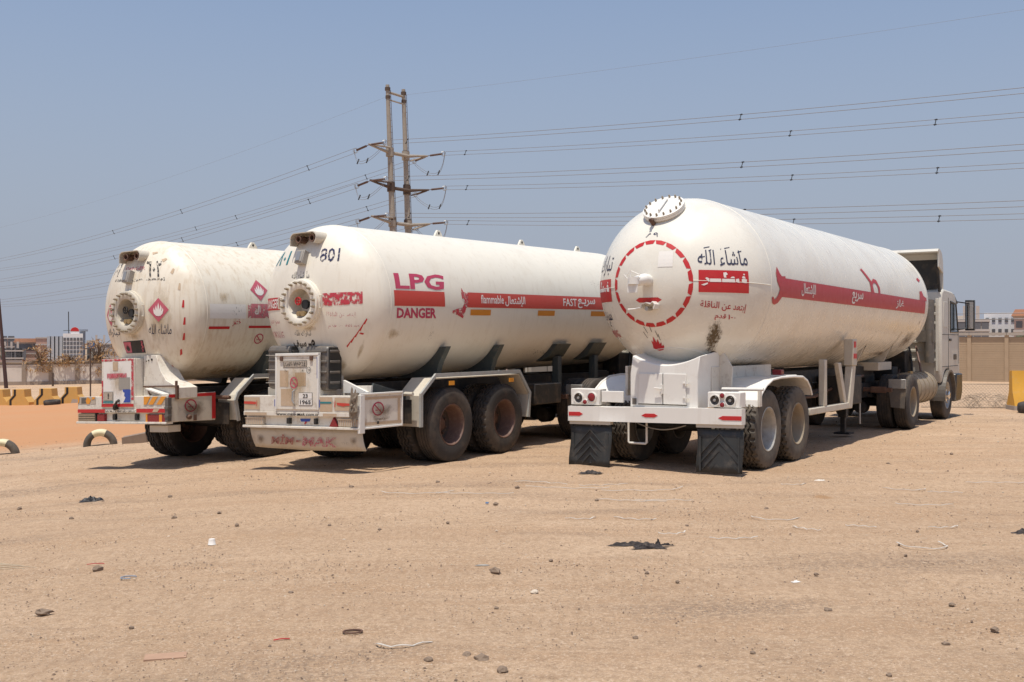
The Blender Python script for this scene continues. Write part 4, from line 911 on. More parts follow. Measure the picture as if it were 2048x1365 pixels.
    # angular fenders over the tandem
    for sx in (-1, 1):
        pr_ = [(1.10, .575), (1.10, 1.0), (1.40, 1.235), (3.56, 1.245), (3.84, .92), (3.80, .565)]
        if lab == 'L': pr_ = [(1.12, .68), (1.06, .98), (1.10, 1.06), (1.40, 1.31), (3.6, 1.31), (3.86, 1.0), (3.84, .70)]
        fd = part('fender', MB().strip(pr_, 'x', *sorted((sx * .80, sx * 1.21)), .014), M['cream'], root, 30)
        part('fender_skirt', MB().strip([(a, b + (.012 if 0 < i < len(pr_) - 1 else 0)) for i, (a, b) in enumerate(pr_)], 'x', *sorted((sx * 1.205, sx * 1.235)), -.055), M['fender_edge'], fd, 30)
        if lab == 'M':
            for u in (1.75, 3.3): part('marker_lamp', MB().box(*sorted((sx * 1.236, sx * 1.25)), u - .06, u + .06, 1.13, 1.19), M['signal_orange'], fd)
        part('fender_stay', MB().tube([(sx * .45, .98, 1.03), (sx * 1.15, .98, 1.03)], .028, 8), M['cream'] if lab == 'M' else M['rust'], fd)
    SH = .022 if lab == 'M' else .035
    dz = 0 if lab == 'M' else .068
    def B(name, mb, mat, par=root, smooth=40, bev=.005): return part(name, mb.shear(SH), M[mat], par, smooth, bev)
    def F(name, vf, box, mat, u=-.004, nx=1, ny=1, par=None):
        x0, x1, z0, z1 = box
        return decal(name, vf, lambda x, y: Vector((x0 + (x1 - x0) * x, u, z0 + (z1 - z0) * y + SH * (x0 + (x1 - x0) * x))), M[mat], par, nx, ny)
    L0, R0 = (-1.07, 1.05) if lab == 'M' else (-1.175, .92)
    bar = B('rear_bumper', MB().box(L0, R0, 0, .16, .80 + dz, 1.017 + dz * .55).box(L0, R0, .05, .2, .60 + dz, .80 + dz).box(L0 - .0, R0 + .0, -.03, .10, .575 + dz, .607 + dz).box(L0, R0, -.008, .05, .742 + dz, .798 + dz), 'white_dirty')
    if lab == 'M':
        for x0, x1 in ((-1.06, -.76), (.62, .94)):
            F('reflector_backing', UNIT, (x0, x1, .825, .995), 'cardboard', -.004, par=bar)
            F('reflector', poly2d([(0, .45), (.75, .4), (.78, .62), (.5, .66), (0, .66)] if x0 < 0 else [(.12, .62), (.95, .55), (.95, .40), (.6, .36), (.5, .30), (.15, .42)]), (x0, x1, .83, .99), 'red_film', -.008, par=bar)
            F('reflector', poly2d([(0, .3), (.06, .2), (.1, .7), (.04, .8)]), (x1 - .06 if x0 < 0 else x0, x1 + .1 if x0 < 0 else x0 + .2, .83, .99), 'red_film', -.010, par=bar)
        F('sticker', UNIT, (.36, .58, .81, 1.0), 'cardboard', -.004, par=bar); F('sticker', UNIT, (.37, .57, .915, .94), 'teal', -.007, par=bar)
        F('blue_mark', poly2d([(0, .1), (.4, 0), (1, .0), (1, 1), (0, 1)]), (-.475, -.43, .865, .965), 'blue', -.006, par=bar); F('blue_mark', UNIT, (.32, .365, .865, .965), 'blue', -.006, par=bar)
        F('lettering', text2d('www.mim-mak.com.tr', .016, .2), (-.43, .352, .748, .79), 'black_txt', -.0125, par=bar)
        F('lettering', UNIT, (-.04, .01, .752, .778), 'black_txt', -.016, par=bar)
        for x0, x1 in ((-1.05, -.62), (.42, .66)): F('tape_residue', UNIT, (x0, x1, .75, .785), 'cardboard', -.0105, par=bar)
        F('blue_mark', poly2d([(.1, 0), (.9, .1), (1, 1), (0, .95)]), (-.045, .15, .665, .708), 'blue', .045, par=bar); F('red_mark', poly2d([(0, 0), (.5, .1), (1, .9), (.3, 1)]), (.03, .085, .632, .668), 'red', .045, par=bar)
        for x0, x1 in ((-1.04, -.70), (.68, 1.03)):
            lp = B('tail_lamp', MB().box(x0, x1, .0, .06, .615, .705), 'lamp_clear', bar)
            rb = MB()
            for i in range(9): rb.box(x0 + .01 + (x1 - x0) * i / 9, x0 + .018 + (x1 - x0) * i / 9, -.006, 0, .62, .70)
            B('lens_rib', rb.box(x0 - .005, x1 + .005, -.008, .06, .703, .712), 'cardboard', lp, 40, 0)
        B('number_lamp', MB().box(-.255, -.20, .0, .05, .635, .715), 'black', bar); B('number_lamp', MB().box(.245, .285, .0, .05, .635, .715), 'black', bar)
        B('warning_triangle', MB().prism([(.52, .612), (.66, .612), (.595, .738)], 'y', .0, .045), 'lamp_red', bar)
        ul = MB(); pl = []
        for i in range(13):
            t = i / 12; x = -1.02 + 2.05 * t; bow = .05 * math.sin(math.pi * t)
            for j in range(5):
                k = j / 4; pl.append((x * (1 - .05 * k * (1 if x < 0 else -.6)), .08 + .06 * k - .02 * math.sin(k * 3) - .015 * math.sin(t * 14) * k, .565 - (.265 - .0 + bow * .4) * k))
        ul.add(pl, [(i * 5 + j, i * 5 + j + 1, (i + 1) * 5 + j + 1, (i + 1) * 5 + j) for i in range(12) for j in range(4)])
        up = B('underrun_plate', ul, 'cream', root, 60, 0); so = up.modifiers.new('t', 'SOLIDIFY'); so.thickness = .012
        for nm, vf, bx, mt in (('lettering', text2d('MİM', .03, .1), (-.60, -.17, .35, .485), 'red_letter'), ('lettering', text2d('-', .05), (-.13, -.05, .385, .415), 'red_letter'), ('lettering', text2d('MAK', .03, .1), (-.02, .60, .335, .465), 'red_faint'), ('lettering', text2d('LTD.STİ'), (.64, .86, .355, .43), 'stain_dark')):
            F(nm, vf, bx, mt, .055, 6, 1, up)
        F('stain', UNIT, (-.95, -.68, .32, .50), 'stain_dark', .056, 1, 1, up); F('stain', UNIT, (.8, 1.0, .33, .53), 'stain_dark', .056, 1, 1, up)
        # control box with its door
        box = B('control_box', MB().box(-.42, .33, .02, .5, .835, 1.565), 'white_dirty')
        dr = B('box_door', MB().box(-.425, .335, -.015, .018, .83, 1.555), 'white_dirty', box, 40, .006)
        B('box_rim', MB().box(-.44, .35, -.028, .03, 1.555, 1.592).box(-.445, -.415, -.024, .02, .83, 1.555).box(.325, .352, -.024, .02, .83, 1.555), 'white', box)
        for x in (-.35, .20): B('latch', MB().box(x, x + .05, -.035, -.012, 1.49, 1.55), 'rust', box)
        q = -.018
        F('sign_frame', UNIT, (-.30, .14, 1.40, 1.492), 'black_txt', q, par=dr); F('sign_frame', UNIT, (-.295, .135, 1.405, 1.487), 'lamp_clear', q - .003, par=dr); F('lettering', text2d('LONG VEHICLE', .02), (-.285, .12, 1.415, 1.478), 'black_worn', q - .006, par=dr)
        for bx in ((-.36, -.20, 1.14, 1.36), (-.08, .12, 1.15, 1.33), (-.34, -.12, .88, 1.11)): F('peeled_sticker', UNIT, bx, 'cardboard', q, par=dr)
        F('stain', UNIT, (-.41, .32, .84, 1.54), 'stain', q - .001, par=dr)
        F('tir_sign', ring2d(24, .42, .5), (.135, .215, 1.315, 1.405), 'black_worn', q - .003, par=dr); F('lettering', text2d('TIR', .02), (.152, .198, 1.345, 1.375), 'black_worn', q - .003, par=dr)
        F('lettering', text2d('70'), (-.27, -.22, 1.34, 1.37), 'black_worn', q - .006, par=dr); F('lettering', text2d('80'), (.05, .10, 1.34, 1.37), 'black_worn', q - .006, par=dr)
        F('no_smoking_sign', nosmoke2d(), (-.165, -.025, 1.115, 1.27), 'crimson', q - .006, par=dr)
        F('number_plate', UNIT, (-.01, .24, .888, 1.06), 'black_txt', q, par=dr); F('number_plate', UNIT, (-.005, .235, .893, .972), 'pale', q - .003, par=dr); F('number_plate', UNIT, (-.005, .235, .977, 1.055), 'pale', q - .003, par=dr)
        F('lettering', text2d('23', .02), (.07, .16, .99, 1.043), 'black_txt', q - .006, par=dr); F('lettering', text2d('1965', .02), (.02, .215, .906, .96), 'black_txt', q - .006, par=dr)
        B('door_handle', MB().tube([(-.09, -.02, 1.09), (-.09, -.05, 1.07), (-.10, -.05, .96), (-.075, -.05, .92), (-.08, -.02, .88)], .011, 6), 'galv', dr, 40, 0)
        F('blue_mark', UNIT, (.326, .334, 1.25, 1.53), 'blue', -.026, par=box)
        # plastic extinguisher cases either side
        for x0 in (-.66, .02):
            x1 = x0 + .45
            cs = part('extinguisher_case', MB().box(x0, x1, .04, .30, 1.09, 1.69), M['grey_plastic'], root, 40, .055)
            rb = MB()
            for z in (1.18, 1.32, 1.46, 1.60): rb.box(x0 + .03, x1 - .03, .028, .05, z, z + .035).box(x1 - .01, x1 + .012, .07, .27, z, z + .035)
            part('case_rib', rb, M['grey_plastic'], cs, 40, .01)
            sm = MB()
            for z in (1.175, 1.355, 1.555): sm.box(x0 - .002, x0 + .3, .018, .03, z, z + .006)
            part('case_seam', sm, M['strap'], cs)
            part('case_side', MB().box(x1 - .01, x1 + .003, .055, .30, 1.11, 1.67), M['black'], cs, 40, .003)
        B('frame_web', MB().box(.42, .95, .34, .38, .95, 1.14), 'white_dirty'); B('frame_web', MB().box(-.95, -.42, .34, .38, .95, 1.12), 'cream'); B('gusset', MB().prism([(.5, 1.22), (.92, 1.06), (.92, 1.04), (.5, 1.04)], 'y', .30, .34), 'white')
        B('gusset', MB().prism([(.3, .9), (1.4, .9), (1.0, 1.04), (.42, 1.17)], 'x', .90, .93), 'green_grey')
        s0 = MB().hexa([(1.04, 0, .60), (1.055, 0, .60), (1.115, .78, .60), (1.10, .78, .60), (1.04, 0, 1.03), (1.055, 0, 1.03), (1.115, .78, 1.035), (1.10, .78, 1.035)])
        sp = B('side_panel', s0, 'white_dirty'); 
        def SF(n_, vf, bx, mat, off=.004):
            y0, y1, z0, z1 = bx
            return decal(n_, vf, lambda x, y: Vector((1.055 + off + .06 * (y0 + (y1 - y0) * x) / .78, y0 + (y1 - y0) * x, z0 + (z1 - z0) * y + SH * 1.06)), M[mat], sp)
        for bx in ((0, .78, .965, 1.0), (0.08, .78, .63, .67), (.70, .75, .66, .97)): SF('tape_residue', UNIT, bx, 'cardboard')
        B('panel_rim', MB().hexa([(1.04, -.005, 1.025), (1.075, -.005, 1.025), (1.135, .79, 1.03), (1.10, .79, 1.03), (1.04, -.005, 1.05), (1.075, -.005, 1.05), (1.135, .79, 1.055), (1.10, .79, 1.055)]).hexa([(1.10, .775, .60), (1.13, .775, .60), (1.13, .795, .60), (1.10, .795, .60), (1.10, .775, 1.03), (1.13, .775, 1.03), (1.13, .795, 1.03), (1.10, .795, 1.03)]).hexa([(1.03, -.02, .58), (1.07, -.02, .58), (1.13, .79, .585), (1.09, .79, .585), (1.03, -.02, .605), (1.07, -.02, .605), (1.13, .79, .61), (1.09, .79, .61)]).box(1.03, 1.08, -.02, .07, .53, 1.03), 'white', sp)
        SF('no_smoking_sign', nosmoke2d(), (.22, .44, .745, .93), 'crimson'); SF('stain', UNIT, (.1, .7, .64, .96), 'stain_dark', .006); SF('latch', UNIT, (.30, .345, .64, .675), 'chassis', .008); SF('stain', UNIT, (.2, .55, .66, .74), 'stain_dark', .008)
    else:
        F('chevron_board', UNIT, (.40, .905, .93, 1.05), 'white_txt' if False else 'lamp_clear', -.004, par=bar)
        for k in range(3):
            x = .0 + k * .36
            F('chevron_stripe', poly2d([(max(0, x - .16), 0), (min(1, x + .05), 0), (min(1, x + .27), 1), (min(1, x + .06), 1)] if k else [(0, .0), (.12, 0), (.3, 1), (.0, 1)]), (.40, .905, .93, 1.05), 'signal_orange', -.008, par=bar)
        F('chevron_board', UNIT, (-1.165, -.73, .945, 1.055), 'lamp_clear', -.004, par=bar)
        for p_ in ([(0, 0), (.08, .3), (.10, 1), (0, 1)], [(.5, 0), (.65, .0), (.75, .6), (.55, 1), (.45, .5)], [(.8, .6), (.95, .7), (.95, 1), (.8, .95)]): F('chevron_stripe', poly2d(p_), (-1.165, -.73, .945, 1.055), 'signal_orange', -.008, par=bar)
        F('chevron_stripe', UNIT, (-1.08, -.96, .955, 1.04), 'grey_plastic', -.006, par=bar)
        F('red_band', UNIT, (-1.165, -.50, .810, .865), 'red', -.0105, par=bar); F('red_band', UNIT, (.235, .905, .812, .87), 'red', -.0105, par=bar); F('peeled_sticker', poly2d([(.0, 0), (.7, 0), (1, 1), (.2, 1)]), (.60, .76, .82, .866), 'cardboard', -.0135, par=bar)
        F('lettering', text2d('www.mim-mak.com.tr', .02, .2), (-.49, .222, .815, .862), 'black_worn', -.0105, par=bar)
        lp = B('tail_lamp', MB().box(-1.165, -.73, .0, .06, .675, .80), 'lamp_dark', bar)
        rb = MB()
        for i in range(5): rb.box(-1.17, -.75, -.01, 0, .68 + i * .026, .69 + i * .026)
        B('lens_rib', rb, 'cardboard', lp, 40, 0)
        B('tail_lamp', MB().box(-.70, -.53, .0, .06, .68, .79), 'lamp_red', bar); B('tail_lamp', MB().box(.47, .90, .0, .06, .672, .785), 'lamp_red', bar)
        B('lens_rib', MB().box(.44, .475, -.004, .06, .67, .79).box(.74, .80, -.004, .0, .675, .783), 'signal_orange', bar, 40, 0)
        B('number_lamp', MB().box(-.335, -.275, .0, .05, .70, .79), 'black', bar); B('number_lamp', MB().box(.18, .235, .0, .05, .70, .79), 'black', bar)
        B('number_plate', MB().box(-.26, .165, .03, .05, .69, .80), 'cream', bar)
        box = B('control_box', MB().box(-.575, .185, .03, .5, .90, 1.62), 'white_dirty')
        dr = B('box_door', MB().box(-.575, .185, -.012, .028, .895, 1.625), 'white_dirty', box, 40, .006)
        for bx in ((-.57, .18, 1.59, 1.622),): F('red_border', UNIT, bx, 'red_worn', -.016, par=dr)
        for bx in ((.125, .18, 1.0, 1.60), (-.57, -.535, .95, 1.3)): F('red_border', UNIT, bx, 'red_worn', -.016, par=dr)
        F('red_border', UNIT, (-.57, .182, .90, .945), 'red', -.019, par=dr)
        F('panel_face', UNIT, (-.53, .122, .948, 1.585), 'pale', -.014, par=dr); F('stain', UNIT, (-.53, .122, .948, 1.585), 'stain', -.016, par=dr)
        F('pink_band', UNIT, (-.44, .02, 1.33, 1.405), 'pink_worn', -.019, par=dr); F('lettering', text2d(arabic('ناقلة غاز'), .02), (-.36, -.02, 1.335, 1.40), 'red_worn', -.022, par=dr)
        F('peeled_sticker', UNIT, (-.16, .10, 1.16, 1.34), 'gauge', -.019, par=dr); F('peeled_sticker', UNIT, (-.30, -.18, 1.45, 1.58), 'cardboard', -.019, par=dr)
        F('notice', UNIT, (-.52, -.29, .96, 1.13), 'gauge', -.019, par=dr); F('notice', UNIT, (-.50, -.31, 1.0, 1.12), 'lamp_clear', -.022, par=dr); F('notice', text2d('!', .03), (-.42, -.38, 1.02, 1.11), 'black_worn', -.025, par=dr); F('notice', UNIT, (-.52, -.29, .96, .985), 'teal', -.025, par=dr)
        F('blue_notice', UNIT, (-.085, .12, .955, 1.165), 'pale', -.019, par=dr); F('blue_notice', poly2d([(.15, 0), (1, 0), (1, 1), (.05, 1), (.1, .85), (.3, .75), (.25, .5), (.42, .4), (.3, .2)]), (-.08, .115, .965, 1.16), 'blue', -.022, par=dr)
        B('door_handle', MB().tube([(-.15, -.02, 1.0), (-.15, -.06, .98), (-.20, -.06, .92), (-.23, -.04, .86)], .02, 6).box(-.26, -.18, -.05, -.01, .86, .93), 'chassis', dr, 40, 0)
        pn = B('side_cabinet', MB().prism([(.20, 1.01), (.98, 1.01), (.98, 1.17), (.70, 1.28), (.58, 1.42), (.48, 1.66), (.20, 1.66)], 'y', .15, .5), 'white_dirty')
        for dx in (0, .05, .12): part('vent_hole', MB().tube([(.27 + dx, .14, 1.585 + dx * .2), (.27 + dx, .155, 1.585 + dx * .2)], .008 + dx * .08, 8), M['chassis'], pn)
        B('grab_handle', MB().tube([(.34, .13, 1.2), (.35, .11, 1.17), (.37, .11, 1.1), (.37, .14, 1.07)], .014, 6), 'rust', pn, 40, 0)
        B('cabinet_ledge', MB().box(.22, .98, .12, .16, 1.185, 1.205).box(.94, .98, .12, .16, 1.0, 1.19).tube([(.955, .13, 1.17), (.955, .13, 1.27)], .02, 8), 'rust', pn, 40, 0)
        B('gusset', MB().prism([(.40, 1.175), (.80, 1.085), (.80, 1.06), (.40, 1.15)], 'y', .02, .13), 'white')
        B('gusset', MB().prism([(-.58, 1.16), (-.68, 1.06), (-.60, 1.06), (-.56, 1.12)], 'y', .02, .06), 'signal_orange')
        sp = B('side_panel', MB().hexa([(.905, 0, .675), (.92, 0, .675), (.955, .87, .655), (.94, .87, .655), (.905, 0, 1.065), (.92, 0, 1.065), (.955, .87, 1.085), (.94, .87, 1.085)]), 'cream')
        def SF(n_, vf, bx, mat, off=.004):
            y0, y1, z0, z1 = bx
            return decal(n_, vf, lambda x, y: Vector((.92 + off + .035 * (y0 + (y1 - y0) * x) / .87, y0 + (y1 - y0) * x, z0 + (z1 - z0) * y + SH * .94)), M[mat], sp)
        SF('red_border', UNIT, (.02, .87, 1.025, 1.075), 'red'); SF('red_border', UNIT, (.80, .87, .68, 1.03), 'red'); SF('red_border', UNIT, (.02, .10, .70, 1.03), 'stain_dark')
        SF('no_smoking_sign', nosmoke2d(), (.30, .52, .80, .99), 'crimson'); SF('stain', UNIT, (.1, .8, .68, 1.02), 'stain_dark', .006)
        B('hinge_stack', MB().box(.885, .95, -.02, .05, .68, 1.03).box(.88, .955, -.03, .05, .74, .78).box(.88, .955, -.03, .05, .86, .90), 'grey_plastic', sp)
        B('latch', MB().tube([(.94, .36, .74), (.99, .36, .72)], .035, 10).box(.94, .97, .46, .50, .67, .76), 'rust', sp)
        B('bumper_bracket', MB().box(.45, .85, .06, .3, .52, .62), 'cream')
rm = thing('tanker_truck', 'middle gas tanker marked LPG with red stripe and two grey plastic cases at its rear', 'truck', (-2.85, 14.69, -.05), -TH, 'parked gas tanker trucks')
old_tanker('M', rm, 2.273, .017, M['tank_m'])
tractor(rm, -3.0, .03, M['cab'], 'tan', 'rib', False)
rl = thing('tanker_truck', 'left gas tanker, most rust-stained, with pink flame placards and orange chevrons on its rear', 'truck', (-5.78, 16.38, -.18), -TH, 'parked gas tanker trucks')
old_tanker('L', rl, 2.337, .0148, M['tank_l'])
tractor(rl, -2.35, .03, M['cab'], 'brown', 'lug', False)

# ================================================================== things around the trucks
def blob_mesh(name, mat, r, seed, n=2, squash=.6, amp=.35, freq=2.2, angular=True):
    bm = bmesh.new(); bmesh.ops.create_icosphere(bm, subdivisions=n, radius=1)
    for v in bm.verts:
        d = v.co.normalized(); k = 1 + amp * mnoise.noise(d * freq + Vector((seed * 3.1, seed, 0)))
        v.co = Vector((d.x * k * r, d.y * k * r * .8, d.z * k * r * squash))
    me = bpy.data.meshes.new(name); bm.to_mesh(me); bm.free(); me.materials.append(mat)
    if not angular: me.polygons.foreach_set('use_smooth', [True] * len(me.polygons))
    return me
# ---- left boundary wall: plastered panels between posts
def lerp(a, b, t): return a + (b - a) * t
wl = thing('boundary_wall', 'stained white plaster wall with grey posts behind the yellow barriers', 'wall', (-45, 90.6, gz(-45)))
A = Vector((-45, 90.6)); Bv = Vector((4, 102.5)); dv = (Bv - A); nb = 24; ang = math.atan2(dv.y, dv.x); bl = dv.length / nb
def wall_panel_mesh(seed, mat):
    m = MB(); random.seed(seed)
    m.box(.16, bl - .16, -.06, .06, .32, 1.72)
    m.box(.16, bl - .16, -.085, .0, 1.60, 1.74)
    return m.mesh('wall_panel', mat, 30)
wp = [wall_panel_mesh(1, M['plaster']), wall_panel_mesh(2, M['plaster'])]
post = MB().box(-.16, .16, -.16, .16, -.4, 1.86).mesh('wall_post', M['plaster_d'], 30)
base = MB().box(.0, bl, -.22, .22, -.6, .34).mesh('wall_base', M['plaster_d'], 30)
cop = MB().box(-.02, bl + .02, -.14, .14, 1.86, 1.98).mesh('wall_coping', M['plaster_d'], 30)
upp = MB().box(.16, bl - .16, -.05, .07, 1.72, 1.86).mesh('wall_panel', M['plaster_d'], 30)
for i in range(nb):
    p = A + dv * i / nb; z = gz(p.x) - wl.location.z
    lx, ly = p.x - wl.location.x, p.y - wl.location.y
    for nm, me in (('wall_panel', wp[i % 2]), ('wall_post', post), ('wall_base', base), ('wall_coping', cop), ('wall_panel', upp)):
        link(nm, me, wl, (lx, ly, z), (0, 0, ang))
# ---- right boundary wall: ribbed sandy panels between pilasters
wr = thing('boundary_wall', 'sand coloured ribbed block wall with coping behind the right truck cab', 'wall', (-6, 56.5, 0))
A = Vector((-6, 62.5)); Bv = Vector((46, 33.0)); dv = Bv - A; nb = 40; ang = math.atan2(dv.y, dv.x); bl = dv.length / nb
pm = MB().box(.08, bl - .08, -.05, .05, 0, 1.93)
for k in range(19): pm.box(.09, bl - .09, -.062, -.05, .01 + k * .1, .01 + k * .1 + .088)
pm = pm.mesh('wall_panel', M['wall_block'], 30)
po = MB().box(-.08, .08, -.11, .11, 0, 2.0).mesh('wall_post', M['wall_block'], 30)
co = MB().box(-.01, bl + .01, -.14, .14, 2.0, 2.12).mesh('wall_coping', M['concrete'], 30)
cap = MB().box(-.3, .3, -.2, .2, 2.123, 2.32).box(-.36, .36, -.24, .24, 2.323, 2.40).mesh('pier_cap', M['concrete'], 30)
arm = MB().tube([(0, 0, 2.1), (0, 0, 2.75), (-.28, -.2, 3.15)], .035, 6).tube([(0, 0, 2.75), (.22, .2, 3.05)], .03, 6).mesh('wire_post', M['dark_metal'], 30)
for i in range(nb):
    p = A + dv * i / nb; l = (p.x - wr.location.x, p.y - wr.location.y, 0); r = (0, 0, ang)
    for nm, me in (('wall_panel', pm), ('wall_post', po), ('wall_coping', co)): link(nm, me, wr, l, r)
    if i % 9 == 5: link('pier_cap', cap, wr, l, r)
    if i % 3 == 1: link('wire_post', arm, wr, l, r)
part('barbed_wire', MB().tube([(A.x - wr.location.x, A.y - wr.location.y, 2.7), (Bv.x - wr.location.x, Bv.y - wr.location.y, 2.7)], .02, 4).tube([(A.x - wr.location.x, A.y - wr.location.y, 2.95), (Bv.x - wr.location.x, Bv.y - wr.location.y, 2.95)], .015, 4), M['wire'], wr)
# ---- concrete barriers painted yellow
def barrier_mesh(L, H, mat):
    pf = [(-.30, 0), (.30, 0), (.30, .10), (.13, .42), (.085, H), (-.085, H), (-.13, .42), (-.30, .10)]
    return MB().prism([(x, z * (1 if z == H else H / .9)) for x, z in pf], 'y', -L / 2, L / 2).mesh('road_barrier', mat, 30)
for i, (x, y, lab) in enumerate(((-27.35, 58.4, 'faded yellow barrier cut off at the left picture edge by the reddish pole'), (-26.05, 58.0, 'yellow concrete barrier just right of the leaning reddish pole'), (-24.55, 57.8, 'middle yellow concrete barrier, with dark tyre lying at its foot'), (-23.15, 57.6, 'yellow concrete barrier nearest the left tanker, grey scuff at its base'))):
    b = link('road_barrier', MB().prism([(-.60, 0), (.60, 0), (.60, .18), (.37, .46), (.33, .86), (-.31, .86), (-.31, .55), (-.52, .30), (-.60, .22)], 'y', -.35, .35).mesh('road_barrier', M['barrier_f'], 30), None, (x, y, gz(x) - .02), (0, 0, R_(-8 + 3 * i)))
    tag(b, lab, 'barrier', 'yellow barriers along the left wall')
    part('black_stripe', MB().prism([(-.47, 0), (-.35, 0), (-.35, .27), (-.11, .53), (-.11, .855), (-.23, .855), (-.23, .55), (-.47, .30)], 'y', -.358, -.352), M['black'], b)
    if i == 3: part('grey_scuff', MB().prism([(.0, 0), (.5, 0), (.5, .2), (.1, .24)], 'y', -.357, -.351), M['concrete'], b)
for x, y, lab, rz in ((13.30, 27.3, 'tall yellow concrete barrier at the right picture edge', 174), (11.75, 41.6, 'yellow barrier glimpsed under the right tank, between its wheels and stand', 80)):
    b = link('road_barrier', barrier_mesh(1.6, .98, M['barrier']), None, (x, y, 0), (0, 0, R_(rz - 90)))
    tag(b, lab, 'barrier', 'yellow barriers near the sand coloured wall')
    part('barrier_foot', MB().box(-.32, .32, -.82, .82, -.02, .11), M['concrete'], b)
# ---- half-buried and lying tyres
def buried_tyre(x, y, r, rz, lab, bury):
    ty = link('half_buried_tyre', None, None, (x, y, gz(x) - bury), (0, 0, rz)); tag(ty, lab, 'tyre', 'painted half buried tyres')
    pf = [(-.10, r * .60), (-.125, r * .72), (-.13, r * .82), (-.11, r * .95), (-.06, r), (.06, r), (.11, r * .95), (.13, r * .82), (.125, r * .72), (.10, r * .60), (.07, r * .62), (-.07, r * .62)]
    me = MB().lathe(pf + [pf[0]], 40, 'y').mesh('tyre_body', M['rubber_dusty'], 50)
    link('tyre_body', me, ty)
    o = MB(); k = len(pf)
    for a in range(13):
        an = R_(64 + a * 52 / 12 + 4)
        for t, rr_ in pf: o.v.append(((rr_ + .004) * math.cos(an), t * 1.03, (rr_ + .004) * math.sin(an)))
    for a in range(12):
        for i in range(k): o.f.append((a * k + i, a * k + (i + 1) % k, (a + 1) * k + (i + 1) % k, (a + 1) * k + i))
    part('paint_band', o, M['painted_cream'], ty, 50)
buried_tyre(-8.63, 22.9, .335, R_(14), 'half buried tyre arch with a cream painted top, beside the concrete block', .0)
buried_tyre(-10.55, 22.6, .335, R_(10), 'half buried tyre with a cream painted top, cut off by the left edge', .03)
def lying_tyre(x, y, r, lab):
    pf = [(-.10, r * .60), (-.125, r * .72), (-.13, r * .82), (-.11, r * .95), (-.06, r), (.06, r), (.11, r * .95), (.13, r * .82), (.125, r * .72), (.10, r * .60), (.07, r * .62), (-.07, r * .62)]
    o = link('lying_tyre', MB().lathe(pf + [pf[0]], 36, 'z').mesh('lying_tyre', M['rubber'], 50), None, (x, y, gz(x) + .125), (R_(3), R_(-2), 0)); tag(o, lab, 'tyre')
lying_tyre(12.6, 26.1, .48, 'black tyre lying flat in front of the right yellow barrier')
lying_tyre(-23.75, 56.4, .42, 'dark tyre lying at the foot of the middle left barrier')
o = link('concrete_block', MB().hexa([(-.25, -.1, -.02), (.25, -.1, -.02), (.25, .12, -.02), (-.25, .12, -.02), (-.25, -.1, .13), (.24, -.1, .20), (.25, .1, .21), (-.24, .12, .14)]).mesh('concrete_block', M['block'], 30), None, (-7.86, 22.8, gz(-7.86)), (R_(2), R_(-3), R_(6)))
tag(o, 'grey brown concrete block lying right of the painted tyre arch', 'block')
# ---- poles by the left wall
o = link('wooden_pole', MB().tube([(-.62, 0, 7.0), (0, 0, -.3)], [.10, .15], 10).tube([(-.35, 0, 3.3), (-.1, 0, 3.3)], .04, 6).mesh('wooden_pole', M['wood_pole'], 40), None, (-39.2, 84.7, gz(-39)))
tag(o, 'dark reddish pole leaning at the far left picture edge', 'pole')
o = link('iron_stake', MB().tube([(0, 0, 2.9), (0, 0, -.1)], .045, 8).box(-.35, .1, -.1, .1, 2.9, 2.96).mesh('iron_stake', M['pole_rust'], 40), None, (-24.9, 64.5, gz(-25)))
tag(o, 'thin rusty stake standing in front of the left wall', 'stake')
o = link('iron_stake', MB().tube([(0, 0, 1.1), (0, 0, -.1)], .08, 6).mesh('iron_stake', M['pole_rust'], 40), None, (-37.0, 88.0, gz(-37)))
tag(o, 'short thick post stump at the foot of the left wall', 'stake')
# ---- dry brush and palms
def brush(x, y, z, w_, h_, n, seed, lab, cat='bush', mat='dry_leaf', droop=0):
    random.seed(seed); t = thing('dry_bush', lab, cat, (x, y, z), 0, 'dry creeper hanging over the left wall' if droop else None)
    br = MB(); lf = MB()
    for i in range(int(n / 26)):
        a = random.uniform(0, 6.28); e = Vector((math.cos(a) * w_ * random.uniform(.3, 1), math.sin(a) * .5, h_ * random.uniform(-.5 if droop else .1, 1)))
        br.tube([(0, 0, 0), e * .5 + Vector((0, 0, h_ * .22)), e], [.05, .03, .012], 4)
    for i in range(n):
        a = random.uniform(0, 6.28); rr_ = random.random() ** .6; el = random.uniform(-.7 if droop else -.2, 1)
        c = Vector((math.cos(a) * w_ * rr_ * (1 - .3 * max(0, el)), math.sin(a) * .6 * rr_ - .1, h_ * el * (1 - .35 * rr_)))
        if mnoise.noise((c.x * .9 + seed, c.z * .9, 3)) < -.12: continue
        d1 = Vector((random.gauss(0, 1), random.gauss(0, 1), random.gauss(0, 1))).normalized() * random.uniform(.06, .2); d2 = Vector((random.gauss(0, 1), random.gauss(0, 1), random.gauss(0, 1))).normalized() * .045
        lf.add([c - d1, c + d2, c + d1, c - d2], [(0, 1, 2, 3)])
    part('branch', br, M['trunk'], t); kind(part('foliage', lf, M[mat], t, None), 'stuff')
wy = lambda x: 90.6 + (x + 45) * 11.9 / 49 - .35
